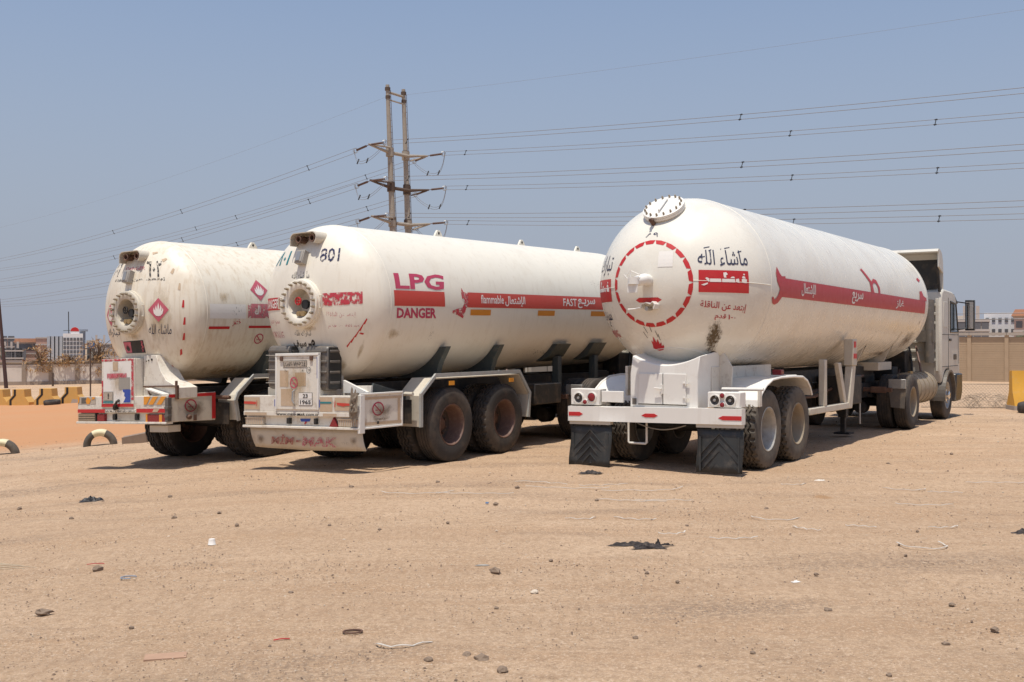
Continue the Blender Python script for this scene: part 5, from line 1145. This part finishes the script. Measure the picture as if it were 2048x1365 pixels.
for i, (x, w_, h_, n, lab) in enumerate(((-39.6, 1.9, 1.5, 900, 'dry tan creeper over the left wall below the palm'), (-37.3, 1.2, .8, 500, 'small dry tan tuft on the wall right of the palm'), (-35.1, 1.9, 2.0, 1100, 'large dry tan creeper spilling over the left wall below the white tower'), (-31.6, 1.0, .9, 420, 'thin dry tuft on the wall top before the beige building'), (-30.0, 1.5, 1.9, 900, 'dry tan creeper on the wall beside the left tanker'))):
    brush(x, wy(x), gz(x) + 2.0, w_, h_, n, 40 + i, lab, 'bush', 'dry_leaf', 1)
def palm(x, y, z, h, fr, seed, lab):
    random.seed(seed); t = thing('palm_tree', lab, 'tree', (x, y, z), 0)
    part('trunk', MB().tube([(0, 0, 0), (.1, 0, h * .5), (.05, 0, h)], [.28, .2, .22], 8), M['trunk'], t)
    for i in range(34):
        a = random.uniform(0, 6.28); el = random.uniform(-.5, 1.25); m = MB(); pts = []
        for k in range(7):
            s_ = k / 6; pts.append(Vector((math.cos(a) * math.cos(el) * fr * s_, math.sin(a) * math.cos(el) * fr * s_, h + fr * (math.sin(el) * s_ - .65 * s_ * s_))))
        for k in range(1, 7):
            d = (pts[k] - pts[k - 1]); sd = d.cross(Vector((0, 0, 1))).normalized()
            for q in range(4):
                b0 = pts[k - 1] + d * q / 4
                for sg in (-1, 1):
                    tip = b0 + sd * sg * fr * .24 * (1 - abs(k / 6 - .45)) + d * .8 - Vector((0, 0, .12 * fr))
                    m.add([b0, b0 + d * .18, tip], [(0, 1, 2)])
        part('frond', m, M['palm'], t, None)
palm(-72, 148, -2, 3.6, 3.6, 3, 'olive green palm tree behind the left wall, before the brick buildings')
palm(33.6, 70, 0, 1.9, 2.4, 5, 'low palm showing above the sand coloured wall at the right edge')
# ---- far buildings
WIN = MB().box(-.5, .5, -.06, .06, 0, 1).mesh('window', M['b_win'], 30)
def building(px0, px1, ytop, d, mat, lab, z0=-2.2, wins=None, depth=14, slabs=0, extra=None, name='far_building'):
    f_ = 2184.0
    x0, x1 = (px0 - 1024) / f_ * d, (px1 - 1024) / f_ * d; h = 1.68 + (686 - ytop) / f_ * d - z0
    t = thing(name, lab, 'building', ((x0 + x1) / 2, d, z0), -math.atan2((x0 + x1) / 2, d)); w_ = (x1 - x0) * math.cos(math.atan2((x0 + x1) / 2, d))
    part('wall', MB().box(-w_ / 2, w_ / 2, 0, depth, 0, h), M[mat], t, 30)
    if slabs:
        for k in range(1, slabs + 1): part('floor_slab', MB().box(-w_ / 2 - .1, w_ / 2 + .1, -.12, depth, h * k / slabs - .22, h * k / slabs + .02), M['b_conc'], t, 30)
    if wins:
        nc, nr, ww, wh, za, zb = wins
        for r in range(nr):
            for c in range(nc):
                link('window', WIN, t, (-w_ / 2 + w_ * (c + .5) / nc, -.02, h * (za + (zb - za) * r / max(nr - 1, 1))), (0, 0, 0), (ww, 1, wh))
    if extra: extra(t, w_, h)
    return t
def roof_tiles(t, w_, h): part('tiled_parapet', MB().prism([(-w_ / 2 - .3, h), (w_ / 2 + .3, h), (w_ / 2 - .1, h + .7), (-w_ / 2 + .1, h + .7)], 'y', -.4, 4), M['b_tile'], t)
def columns(t, w_, h):
    n = max(3, int(w_ / 1.3))
    for i in range(n): part('roof_column', MB().box(-w_ / 2 + w_ * i / n, -.0 - w_ / 2 + w_ * i / n + .35, .1, .5, h, h + 1.5), M['b_conc'], t)
def tower_bits(t, w_, h):
    part('roof_parapet', MB().box(-w_ / 2, w_ / 2, 0, 3, h, h + .5), M['b_white'], t)
    part('round_sign', MB().lathe([(-.1, .001), (-.1, .75), (.2, .75), (.2, .001)], 20, 'y', (.3, .4, h + .9)), M['b_white'], t)
    part('round_sign', MB().prism([(.3 + .72 * math.cos(R_(a)), h + .9 + .72 * math.sin(R_(a))) for a in range(0, 181, 20)], 'y', .26, .30), M['red'], t)
    part('antenna', MB().tube([(-.7, 1, h), (-.75, 1, h + 4.4)], .08, 5).tube([(-1.6, 1, h + 1), (.2, 1, h + 1.1)], .06, 5), M['dark_metal'], t)
def piers(t, w_, h):
    for i in range(5): part('pier', MB().box(-w_ / 2 + w_ * i / 4 - .25, -w_ / 2 + w_ * i / 4 + .25, -.4, 0, 0, h), M['b_grey'], t)
building(-30, 30, 676, 205, 'b_brick2', 'pinkish brick block farthest left, cut off by the picture edge', wins=(4, 2, 1.1, 1.3, .55, .8), slabs=3)
building(8, 46, 701, 190, 'b_conc', 'low grey concrete frame with dark openings in front of the brick buildings', wins=(5, 1, 1.6, 2.0, .35, .35), slabs=2, extra=columns)
building(30, 76, 685, 200, 'b_brick2', 'pink brick house with orange tiled parapet behind the palm', wins=(4, 1, 1.0, 1.2, .62, .62), slabs=2, extra=roof_tiles)
building(72, 99, 675, 196, 'b_brick', 'red brick building with grey floor slabs left of the tall windows', wins=None, slabs=4)
building(97, 130, 673, 197, 'b_grey', 'grey building with tall vertical window strips beside the white tower', wins=(5, 3, .85, 1.5, .12, .70), slabs=0, extra=piers)
building(126, 166, 673, 194, 'b_white', 'white tower with small square windows, red round sign and antenna', wins=(6, 6, .42, .55, .10, .84), extra=tower_bits)
building(160, 171, 663, 196.5, 'b_slate', 'narrow dark slate shaft beside the white tower', depth=3, extra=lambda t, w_, h: part('shaft_cap', MB().box(-w_ / 2 - .5, w_ / 2 + .4, -.3, 3.2, h, h + .35), M['b_slate'], t))
building(173, 194, 681, 201, 'b_beige', 'beige building with a blue sign panel right of the slate shaft', wins=(2, 2, .6, .7, .2, .45), extra=lambda t, w_, h: part('blue_sign', MB().box(-w_ / 2 + .2, w_ / 2 - .3, -.12, 0, h - 1.5, h - .45), M['b_blue'], t))
building(191, 300, 687, 198, 'b_conc', 'unfinished concrete building with bare columns on its roof behind the left tanker', wins=(11, 3, .6, .6, .2, .8), slabs=3, extra=columns)
building(1900, 1978, 640, 118, 'b_conc', 'brown unfinished frame building above the sand wall, behind the cab mirror', z0=0, wins=(5, 2, .7, .9, .45, .75), slabs=4, depth=8, extra=columns)
building(1968, 2032, 626, 124, 'b_white', 'white building above the sand wall at the right', z0=0, wins=(5, 2, .35, .45, .55, .8), depth=8)
building(2028, 2130, 632, 116, 'b_brick2', 'brick building with orange tiled roof at the right picture edge', z0=0, wins=(5, 2, .6, .7, .4, .72), slabs=3, depth=8, extra=roof_tiles)
building(1880, 1935, 632, 140, 'b_beige', 'pale block farther back behind the unfinished frame', z0=0, wins=(3, 2, .6, .7, .4, .7), depth=8)
# ---- low chain-link fence and a roll of mesh beside the right barrier
cf = thing('chain_link_fence', 'low sagging chain-link fence between the cab and the right barrier', 'fence', (10.6, 28.3, 0), R_(-4))
m = MB(); Lf, Hf, st_ = 5.2, .62, .085
nn = int((Lf + Hf) / st_)
for i in range(nn):
    for sg in (0, 1):
        a = i * st_ - Hf
        p0, p1 = (a, 0), (a + Hf, Hf)
        if p0[0] < 0: p0 = (0, -a)
        if p1[0] > Lf: p1 = (Lf, Lf - a)
        if p1[0] <= p0[0]: continue
        if sg: p0, p1 = (p0[0], Hf - p0[1]), (p1[0], Hf - p1[1])
        m.tube([(p0[0], .0, p0[1]), (p1[0], .0, p1[1])], .003, 3, False)
kind(part('mesh', m, M['wire_mesh'], cf), 'stuff')
part('bottom_wire', MB().tube([(0, 0, .02), (Lf, 0, .02)], .009, 5), M['wire_mesh'], cf); part('top_wire', MB().tube([(0, 0, Hf), (Lf, .02, Hf - .03)], .007, 5), M['wire_mesh'], cf)
m = MB(); random.seed(4)
for i in range(24):
    x = random.uniform(-.6, .6); hh = .40 * math.sqrt(max(.05, 1 - (x / .66) ** 2)); pts = []
    for k in range(9):
        a = math.pi * k / 8; pts.append((x + .14 * math.sin(k * 1.3 + i) + .1 * k / 8 * (1 if i % 2 else -1), .25 * math.cos(a), hh * math.sin(a)))
    m.tube(pts, .0035, 3, False)
for z in (.1, .2, .3): m.tube([(-.62 + .06 * k, -.22 + .02 * math.sin(k * 2), z + .02 * math.sin(k)) for k in range(21)], .005, 3, False)
tag(link('wire_roll', m.mesh('wire_roll', M['wire_mesh'], 40), None, (12.2, 28.05, 0)), 'tangled roll of wire mesh on the sand by the right barrier', 'wire')

# ================================================================== overhead power line
pw = thing('transmission_tower', 'twin rusty steel poles joined by three crossarms, carrying the power lines', 'pole', (-12.06, 115, 0))
def lp(x, y, z): return Vector((x + 12.06, y - 115, z))
def pole(xb, xt, d, h):
    m = MB(); m.tube([lp(xb, d, -.5), lp(lerp(xb, xt, .5), d, h * .5), lp(xt, d, h)], [.44, .33, .20], 18)
    o = part('pole', m, M['pole_steel'], pw, 50)
    m2 = MB()
    for t_, r_ in ((.985, .29), (.955, .26), (.62, .37), (.765, .36), (.64, .38), (.51, .42)): 
        c = lp(lerp(xb, xt, t_), d, h * t_); m2.tube([c - Vector((0, 0, .16)), c + Vector((0, 0, .16))], r_, 18)
    part('pole_collar', m2, M['pole_rust'], o)
    m3 = MB(); m3.tube([lp(xb + .5, d - .1, .3), lp(xt + .34, d - .1, h - .6)], .03, 4)
    for k in range(40):
        t_ = .1 + .88 * k / 40; c = lp(lerp(xb + .5, xt + .34, t_), d - .1, h * t_); m3.tube([c, c - Vector((.28, 0, 0))], .018, 4)
    part('climbing_ladder', m3, M['pole_rust'], o)
pole(-12.06, -13.12, 115, 28.85); pole(-10.7, -11.67, 117.3, 28.9)
part('top_beam', MB().tube([lp(-13.1, 115, 28.1), lp(-11.64, 117.3, 28.1)], .14, 8).tube([lp(-13.05, 115, 27.3), lp(-11.6, 117.3, 27.3)], .08, 6), M['pole_steel'], pw)
DL = Vector((-.676, .737, 0)); DR = Vector((.763, -.647, 0))
def wire_run(start, d, zdrop=None, T_=250, Sg=5.2, n=40):
    return [start + d * (T_ * i / n) + Vector((0, 0, -4 * Sg * (i / n) * (1 - i / n))) for i in range(n + 1)]
cnames = ['top', 'middle', 'lowest']
for lv, (z, shx) in enumerate(((22.05, 0), (18.35, .13), (14.65, .27))):
    tl = Vector((-14.75 + shx, 112.4, z)); tr = Vector((-9.2 + shx, 119.0, z))
    am = MB(); am.tube([lp(tl.x, tl.y, z + .05), lp(-12.9 + shx, 114.9, z - .35), lp(-11.2 + shx, 117.1, z - .35), lp(tr.x, tr.y, z)], [.08, .19, .19, .08], 8)
    am.tube([lp(tl.x, tl.y, z + .08), lp(-12.8 + shx, 114.6, z + .15)], .10, 6).tube([lp(tr.x, tr.y, z - .02), lp(-11.0 + shx, 117.9, z - .75)], .09, 6)
    for c in (lp(-12.87 + shx, 115, z - .3), lp(-11.42 + shx, 117.3, z - .3)): am.tube([c - Vector((0, 0, .45)), c + Vector((0, 0, .45))], .42, 14)
    part('crossarm', am, M['pole_rust'] if lv == 1 else M['pole_steel'], pw)
    for tip, side in ((tl, 'near'), (tr, 'far')):
        ends = []
        for d, dn, word in ((DL, -.12, 'left'), (DR, -.02, 'right')):
            e = tip + d * 2.3 + Vector((0, 0, dn * 2.3 * (1 if d is DL else .6)))
            ins = MB().tube([lp(*tip), lp(*(tip + (e - tip) * .2))], .04, 5)
            for k in range(14):
                c0_ = tip + (e - tip) * (.2 + .055 * k); c1_ = tip + (e - tip) * (.2 + .055 * k + .03); ins.tube([lp(*c0_), lp(*c1_)], [.12, .09], 8)
            io = part('insulator', ins, M['insul'], pw)
            ring = MB()
            for q in (-.0, .18): ring.tube([lp(*(e + d * q + Vector((.0, .0, 0)) + Vector((d.y * .24 * math.cos(a), -d.x * .24 * math.cos(a), .26 * math.sin(a))))) for a in [i * .628 for i in range(10)]], .025, 5, closed=True)
            part('arcing_ring', ring, M['galv'], io)
            ends.append(e + d * .3)
            wl_ = thing('power_line', f'{cnames[lv]} {side} pair of conductors running {word} from the twin poles', 'cable', tuple(e), 0, 'overhead conductor pairs')
            off = Vector((-d.y * .23, d.x * .23, 0)); up = Vector((0, 0, .21))
            for sg in (-1, 1):
                pts = [p - e + off * sg * .5 + up * sg for p in wire_run(e + d * .3, d)]
                part('conductor', MB().tube(pts, .021, 4, False), M['wire'], wl_, 60)
            for tt in ((9 if word == 'left' else 3), 40, 62 if side == 'near' else 52, 150):
                p = e + d * (.3 + tt) + Vector((0, 0, -4 * 5.2 * (tt / 250) * (1 - tt / 250))) - e
                part('spacer', MB().tube([p - off * .7 - up * 1.4, p + off * .7 + up * 1.3], .035, 5).tube([p - off * .5 - up + d * .12, p - off * .5 - up - d * .1], .05, 5).tube([p + off * .5 + up + d * .12, p + off * .5 + up - d * .1], .05, 5), M['dark_metal'], wl_)
        a, b = ends
        jl = part('jumper_loop', MB(), None, pw) if False else None
        jm = MB()
        for sg in (-.12, .12):
            pts = []
            for i in range(15):
                t_ = i / 14; q = a.lerp(b, t_); q = q + Vector((0, 0, -1.75 * math.sin(math.pi * t_) ** .8 + sg)); out = (tip - Vector((-11.9, 116, z))).normalized(); q += out * (1.0 * math.sin(math.pi * t_)); pts.append(lp(*q))
            jm.tube(pts, .02, 4, False)
        jo = part('jumper_loop', jm, M['wire'], pw)
        for t_ in (.3, .62):
            q = a.lerp(b, t_) + Vector((0, 0, -1.75 * math.sin(math.pi * t_) ** .8)) + out * math.sin(math.pi * t_); part('spacer', MB().tube([lp(*(q - Vector((.1, 0, .26)))), lp(*(q + Vector((.1, 0, .26))))], .07, 5), M['dark_metal'], jo)
for d, st_, lab in ((DL, (-13.2, 115, 27.6), 'thin earth wire running left from the top of the twin poles'), (DR, (-11.6, 117.3, 28.3), 'thin earth wire running right from the top of the twin poles')):
    st_ = Vector(st_); e = link('earth_wire', MB().tube([p - st_ for p in wire_run(st_, d, Sg=4.2)], .008, 4, False).mesh('earth_wire', M['wire'], 60), None, tuple(st_)); tag(e, lab, 'cable')

# ================================================================== litter and stones on the ground
def put(name, me, x, y, lab, cat, dz=0, rz=0, group=None, rx=0):
    o = link(name, me, None, (x, y, gz(x) + dz), (rx, 0, rz)); return tag(o, lab, cat, group)
random.seed(11)
stone_me = [blob_mesh('stone', M['stone'], .05, i, 2, .62, .5, 1.6) for i in range(6)]
def stone(x, y, s_, lab=None, me=None):
    o = put('stone', me or random.choice(stone_me), x, y, lab or 'small dark stone lying loose on the sandy ground', 'stone', .012 * s_, random.uniform(0, 6.28), None if lab else 'loose dark stones')
    s_ *= .72; o.scale = (s_, s_, s_); return o
stone(-.12, 7.97, 1.25, 'rounded brown stone alone in the middle of the foreground')
stone(-.16, 5.76, 1.15, 'larger square stone in the group at the bottom centre')
stone(-.05, 5.57, .95, 'flat grey stone nearest the bottom edge')
for x, y, s_ in ((-.44, 5.78, .75), (-.24, 5.86, .8), (1.97, 6.82, .8), (2.81, 6.36, .75), (-3.2, 8.44, 1.2), (2.81, 6.98, .6), (.98, 7.94, .55), (2.56, 10.99, .8), (1.16, 7.66, .45), (-.17, 11.34, .8), (.06, 12.61, .9), (-4.0, 12.78, .8), (-5.6, 12.42, 1.0), (-1.7, 10.18, .6), (-2.61, 10.36, .7), (2.41, 6.07, .6), (.3, 8.4, .5), (-.6, 10.2, .6), (-1.2, 9.9, .5), (-3.4, 11.0, .9), (-3.0, 11.2, .7), (-4.6, 11.4, .8), (-1.9, 12.9, .9), (-.9, 13.2, .8), (4.9, 7.0, .7), (4.4, 6.1, .8), (3.4, 5.5, .7), (5.8, 8.2, .7), (-2.3, 6.6, .5), (-1.5, 7.4, .55), (6.6, 12.5, .8), (7.6, 14.6, .9), (5.2, 15.1, .8), (6.6, 16.4, .9), (8.4, 17.5, .8), (.9, 11.6, .7), (1.6, 10.0, .5), (3.1, 8.6, .5), (3.6, 9.7, .5), (-5.2, 9.9, .9), (-4.4, 8.2, .5), (-1.0, 8.9, .5), (-.1, 6.9, .45), (.7, 6.2, .5), (1.3, 5.9, .5), (1.9, 5.5, .5), (2.2, 7.9, .5)):
    stone(x, y, s_)
o = stone(.15, 7.32, .8, 'pale cream pebble right of the brown stone', blob_mesh('stone', M['stone_pale'], .05, 9, 2, .6, .4))
tag(put('clay_lump', blob_mesh('clay_lump', M['stone'], .045, 21, 2, .5, .8, 2.5), -3.0, 7.01, '', 'stone', .02), 'dark brown clod lying alone at the lower left', 'stone')
def ribbon(pts, w_, mat, name='ribbon', th=.004):
    m = MB(); P_ = [Vector(p) for p in pts]; o = []
    for i, p in enumerate(P_):
        t_ = (P_[min(i + 1, len(P_) - 1)] - P_[max(i - 1, 0)]); sd = Vector((-t_.y, t_.x, 0)).normalized() * w_ / 2
        o += [p - sd, p + sd, p + sd + Vector((0, 0, th)), p - sd + Vector((0, 0, th))]
    m.v = [tuple(q) for q in o]
    for i in range(len(P_) - 1):
        for k in range(4): m.f.append((i * 4 + k, i * 4 + (k + 1) % 4, (i + 1) * 4 + (k + 1) % 4, (i + 1) * 4 + k))
    m.f += [(0, 1, 2, 3)[::-1], tuple(4 * (len(P_) - 1) + k for k in range(4))]
    return m.mesh(name, mat, 40)
random.seed(23)
STRAPS = ((-.61, 6.08, .30, -6, 2.2), (-.5, 12.2, .7, 4, .3), (-1.1, 12.38, .75, 8, 1.9), (.31, 13.15, .55, 0, .4), (.55, 12.6, .8, -12, .5), (1.45, 12.4, .9, 10, .6), (.65, 10.45, .3, 20, 2.6), (1.13, 10.36, .35, -28, .6), (1.39, 9.61, .26, 30, 1.9), (2.55, 10.5, .5, 0, 2.9), (2.65, 9.86, .24, -30, 1.5), (1.86, 9.31, .35, -4, .2), (3.32, 12.92, .3, 12, 2.2), (4.52, 12.57, .5, 0, 2.8), (5.7, 13.1, .6, 14, .3), (4.23, 11.32, .5, -6, 1.5), (3.9, 9.94, .28, 20, 2.4), (3.5, 9.08, .6, -2, 2.9), (1.0, 12.9, .5, 30, 1.2), (1.2, 11.6, .6, -8, .2), (1.55, 11.55, .5, -4, .25), (3.15, 9.95, .22, -10, .2), (4.8, 12.2, .3, -14, .3))
STRAP_LABELS = ['V shaped strapping scrap nearest the camera, at the bottom centre', 'straight pale strip below the arched one, left of the right tanker', "arched pale strapping below the middle tanker's rear wheel", "short pale strapping just left of the right tanker's left mud flap", 'long wavy strapping left of the right tanker, beside a dark stone', "long wavy strapping in front of the right tanker's bumper", 'knotted strapping curl above and left of the black rag', 'gently bent strapping strip above the black rag', 'hooked strapping end just right of the black rag', 'large round strapping loop right of the black rag, in the middle row', 'small hooked strapping below the large round loop', 'straight dark edged strip right of the black rag', "ruffled strapping scrap behind the brown stain, by the right tanker's wheels", 'narrow closed strapping loop in the far right row', 'long straight strip farthest right in the far row', 'bent strapping with a peaked end at the right, below the far row', 'crossed pale strapping scrap at the right, above the widest loop', 'widest flat strapping loop at the right, above the green leaf', "curved strip close in front of the right tanker's step", 'straight strip below the right tanker, left one of two end to end', 'straight strip below the right tanker, right one of two end to end', 'tiny straight strip between the large loop and the crossed scrap', 'short straight strip below the narrow loop at the right']
for i, (x, y, L_, ang, bend) in enumerate(STRAPS):

    pts = []; a = R_(ang); p = Vector((-L_ / 2, 0, .004)); n = 12
    hd_ = -bend / 2
    for k in range(n + 1):
        pts.append((p.x, p.y, .004 + .012 * abs(math.sin(k * .8 + i)))); p = p + Vector((math.cos(hd_), math.sin(hd_), 0)) * L_ * 1.25 / n; hd_ += bend / n + random.uniform(-.22, .22)
    put('strapping_loop', ribbon(pts, .011, M['strap'], 'strapping_loop', .004), x, y, STRAP_LABELS[i], 'strap', .004, a, 'pale plastic strapping scraps')
m = MB()
for k in range(4):
    a = R_(-20 + k * 14); L_ = .5 + .07 * (k % 3); m.tube([(-.55, .04 * math.sin(k), .012), (-.2, .09 * math.sin(a * 2) + .01 * k, .03), (L_ - .55 + .25, .22 * math.sin(a) - .02, .015)], [.005, .006, .002], 4)
put('dry_palm_leaf', m.mesh('dry_palm_leaf', M['trunk_pale'], 40), -4.15, 8.8, 'pale dried palm stalk lying at the left picture edge', 'leaf', .0, R_(-8))
def crumple(name, mat, w_, d_, h_, seed, n=14):
    m = MB()
    for j in range(n):
        for i in range(n):
            x, y = (i / (n - 1) - .5), (j / (n - 1) - .5); e = 1 - (2 * math.hypot(x, y)) ** 2
            m.v.append((x * w_ * (1 + .5 * mnoise.noise((x * 5, y * 5, seed))), y * d_ * (1 + .7 * mnoise.noise((x * 4 + 9, y * 4, seed))), max(.004, h_ * max(0, e) * (.6 + .9 * mnoise.noise((x * 7, y * 7, seed + 3))))))
    m.f = [(j * n + i, j * n + i + 1, (j + 1) * n + i + 1, (j + 1) * n + i) for j in range(n - 1) for i in range(n - 1)]
    me = m.mesh(name, mat, 50); return me
put('plastic_bag', crumple('plastic_bag', M['plastic_black'], .26, .16, .065, 3, 26), -4.94, 12.83, 'crumpled black plastic bag left of the trucks', 'bag', 0, R_(12))
c_ = thing('rag', 'flattened black rag spread in the foreground right of centre', 'rag', (1.05, 8.97, gz(1.05)))
for i, (x, y, w_, d_, h_, rz) in enumerate(((-.1, .09, .42, .09, .035, 3), (.10, -.02, .30, .13, .04, -18), (.02, -.10, .22, .06, .03, 22), (.28, .07, .18, .03, .02, -4), (.20, .11, .07, .05, .04, 30))):
    q = link('cloth_fold', crumple('cloth_fold', M['dark_cloth'], w_ * .8, d_ * .8, h_ * 1.3, 30 + i, 22), c_, (x * .8, y * .8, .002), (0, 0, R_(rz)))
put('rag', crumple('rag', M['dark_cloth'], .22, .16, .06, 51), 4.52, 9.61, 'dark rag lying at the right picture edge', 'rag', 0, R_(20))
put('rag', crumple('rag', M['dark_cloth'], .30, .12, .05, 57), 1.02, 14.05, 'small dark rag under the left mud flap of the right tanker', 'rag', 0, R_(10))
m = MB().lathe([(.0, .0005), (.0, .026), (.044, .032), (.047, .035), (.044, .030), (.006, .024), (.006, .0005)], 20, 'z')
cp = put('paper_cup', m.mesh('paper_cup', M['pale'], 50), -2.58, 9.39, 'white paper cup standing upside down on the sand', 'cup', .05, 0, None, math.pi)
put('brick', MB().box(-.11, .11, -.055, .055, -.03, .006).mesh('brick', M['brick_red'], 30), -1.89, 5.96, 'red brick sunk flush into the ground at the lower left', 'brick', 0, R_(14))
put('clay_ring', MB().tube([(.055 * math.cos(a), .035 * math.sin(a), .004) for a in [i * .449 for i in range(14)]], .006, 5, closed=True).mesh('clay_ring', M['rust'], 50), -.93, 6.38, 'rusty wire ring lying left of the strapping scrap', 'ring', .003, .2)
put('wire_ring', MB().tube([(.055 * math.cos(a), .045 * math.sin(a), .004) for a in [i * .449 for i in range(12)]], .005, 5).mesh('wire_ring', M['b_slate'], 50), -2.84, 8.09, 'open bluish wire ring on the sand at the left', 'ring', .004, .4)
for x, y, L_, lab in ((-3.31, 8.68, .13, 'thin red strip of plastic near the grey stone at left'), (-1.31, 6.21, .09, 'thin red strip of plastic low in the foreground')):
    put('plastic_strip', ribbon([(-L_ / 2, 0, .003), (0, .008, .008), (L_ / 2, .015, .004)], .009, M['red'], 'plastic_strip'), x, y, lab, 'strip', .004, R_(8))
put('bottle_cap', MB().lathe([(0, .0005), (0, .018), (.012, .018), (.012, .0005)], 14, 'z').mesh('bottle_cap', M['teal'] if False else M['b_blue'], 40), -.26, 11.42, 'tiny blue plastic cap on the ground before the middle tanker', 'cap', .004)
put('paper_scrap', crumple('paper_scrap', M['pale'], .06, .035, .02, 77, 8), 1.99, 7.66, 'crumpled white paper scrap in the right foreground', 'paper', 0, .4)
put('paper_scrap', crumple('paper_scrap', M['strap'], .14, .06, .025, 78, 8), 3.75, 13.3, 'torn pale paper scrap right of the right tanker wheels', 'paper', 0, .2)
put('foil_scrap', crumple('foil_scrap', M['gauge'], .10, .04, .015, 79, 8), -.22, 8.25, 'dull grey foil scrap above the brown stone', 'foil', 0, .1)
put('leaf', crumple('leaf', M['palm'], .07, .03, .015, 80, 7), 3.91, 9.04, 'small green leaf near the right strapping loop', 'leaf', 0, .5)
# rag hooked on the middle tanker's bumper corner
x, y = root_xy(rm, 1.0, -.06)
rg = crumple('hanging_rag', M['cloth'], .36, .13, .05, 91, 20)
o = link('hanging_rag', rg, None, (x, y, .86), (R_(90), R_(0), -TH)); o.rotation_euler = Matrix(((0, 1, 0), (0, 0, -1), (-1, 0, 0))).to_euler() if False else (Matrix.Rotation(-TH, 3, 'Z') @ Matrix.Rotation(R_(90), 3, 'X') @ Matrix.Rotation(R_(82), 3, 'Z')).to_euler()
tag(o, 'dirty brown rag hanging from the middle tanker bumper corner', 'rag')
# loose gravel and pebbles, densest where the photograph shows gravelly bands
random.seed(99); gm_ = MB(); ico = None
bm = bmesh.new(); bmesh.ops.create_icosphere(bm, subdivisions=1, radius=1); ico = ([v.co.copy() for v in bm.verts], [tuple(v.index for v in f.verts) for f in bm.faces]); bm.free()
octv = [Vector(p) for p in ((1, 0, 0), (-1, 0, 0), (0, 1, 0), (0, -1, 0), (0, 0, 1), (0, 0, -.6))]; octf = [(0, 2, 4), (2, 1, 4), (1, 3, 4), (3, 0, 4), (2, 0, 5), (1, 2, 5), (3, 1, 5), (0, 3, 5)]
cnt = 0; dark = MB(); pale = MB()
while cnt < 30000:
    d = 4.6 * (26 / 4.6) ** (random.random() ** 1.15); px = random.uniform(-150, 2200); x = (px - 1024) / 2184 * d
    q = mnoise.noise((x * .35 - d * .1, d * .8 + x * .25, 2)) * .6 + mnoise.noise((x * 1.4, d * 1.9, 7)) * .4
    if random.random() > .32 + 1.5 * max(0, q): continue
    r = .0032 * (1 + random.expovariate(1.9)) * (.6 + d * .055); r = min(r, .024)
    z = gz(x) + .25 * r; a = random.uniform(0, 6.28); ca, sa = math.cos(a) * r, math.sin(a) * r; ky = random.uniform(.55, 1); kz = random.uniform(.4, .8)
    tgt = pale if random.random() < .35 else dark
    tgt.add([(x + v.x * ca - v.y * ky * sa, d + v.x * sa + v.y * ky * ca, z + v.z * kz * r) for v in octv], octf); cnt += 1
M['pebble'] = surf('gravel brown', (.21, .145, .10), .9, .35, 9); M['pebble_pale'] = surf('gravel pale', (.50, .40, .30), .9, .25, 9)
for mb, mt in ((dark, 'pebble'), (pale, 'pebble_pale')):
    me = bpy.data.meshes.new('gravel'); me.from_pydata(mb.v, [], mb.f); me.materials.append(M[mt]); kind(link('gravel', me), 'stuff')
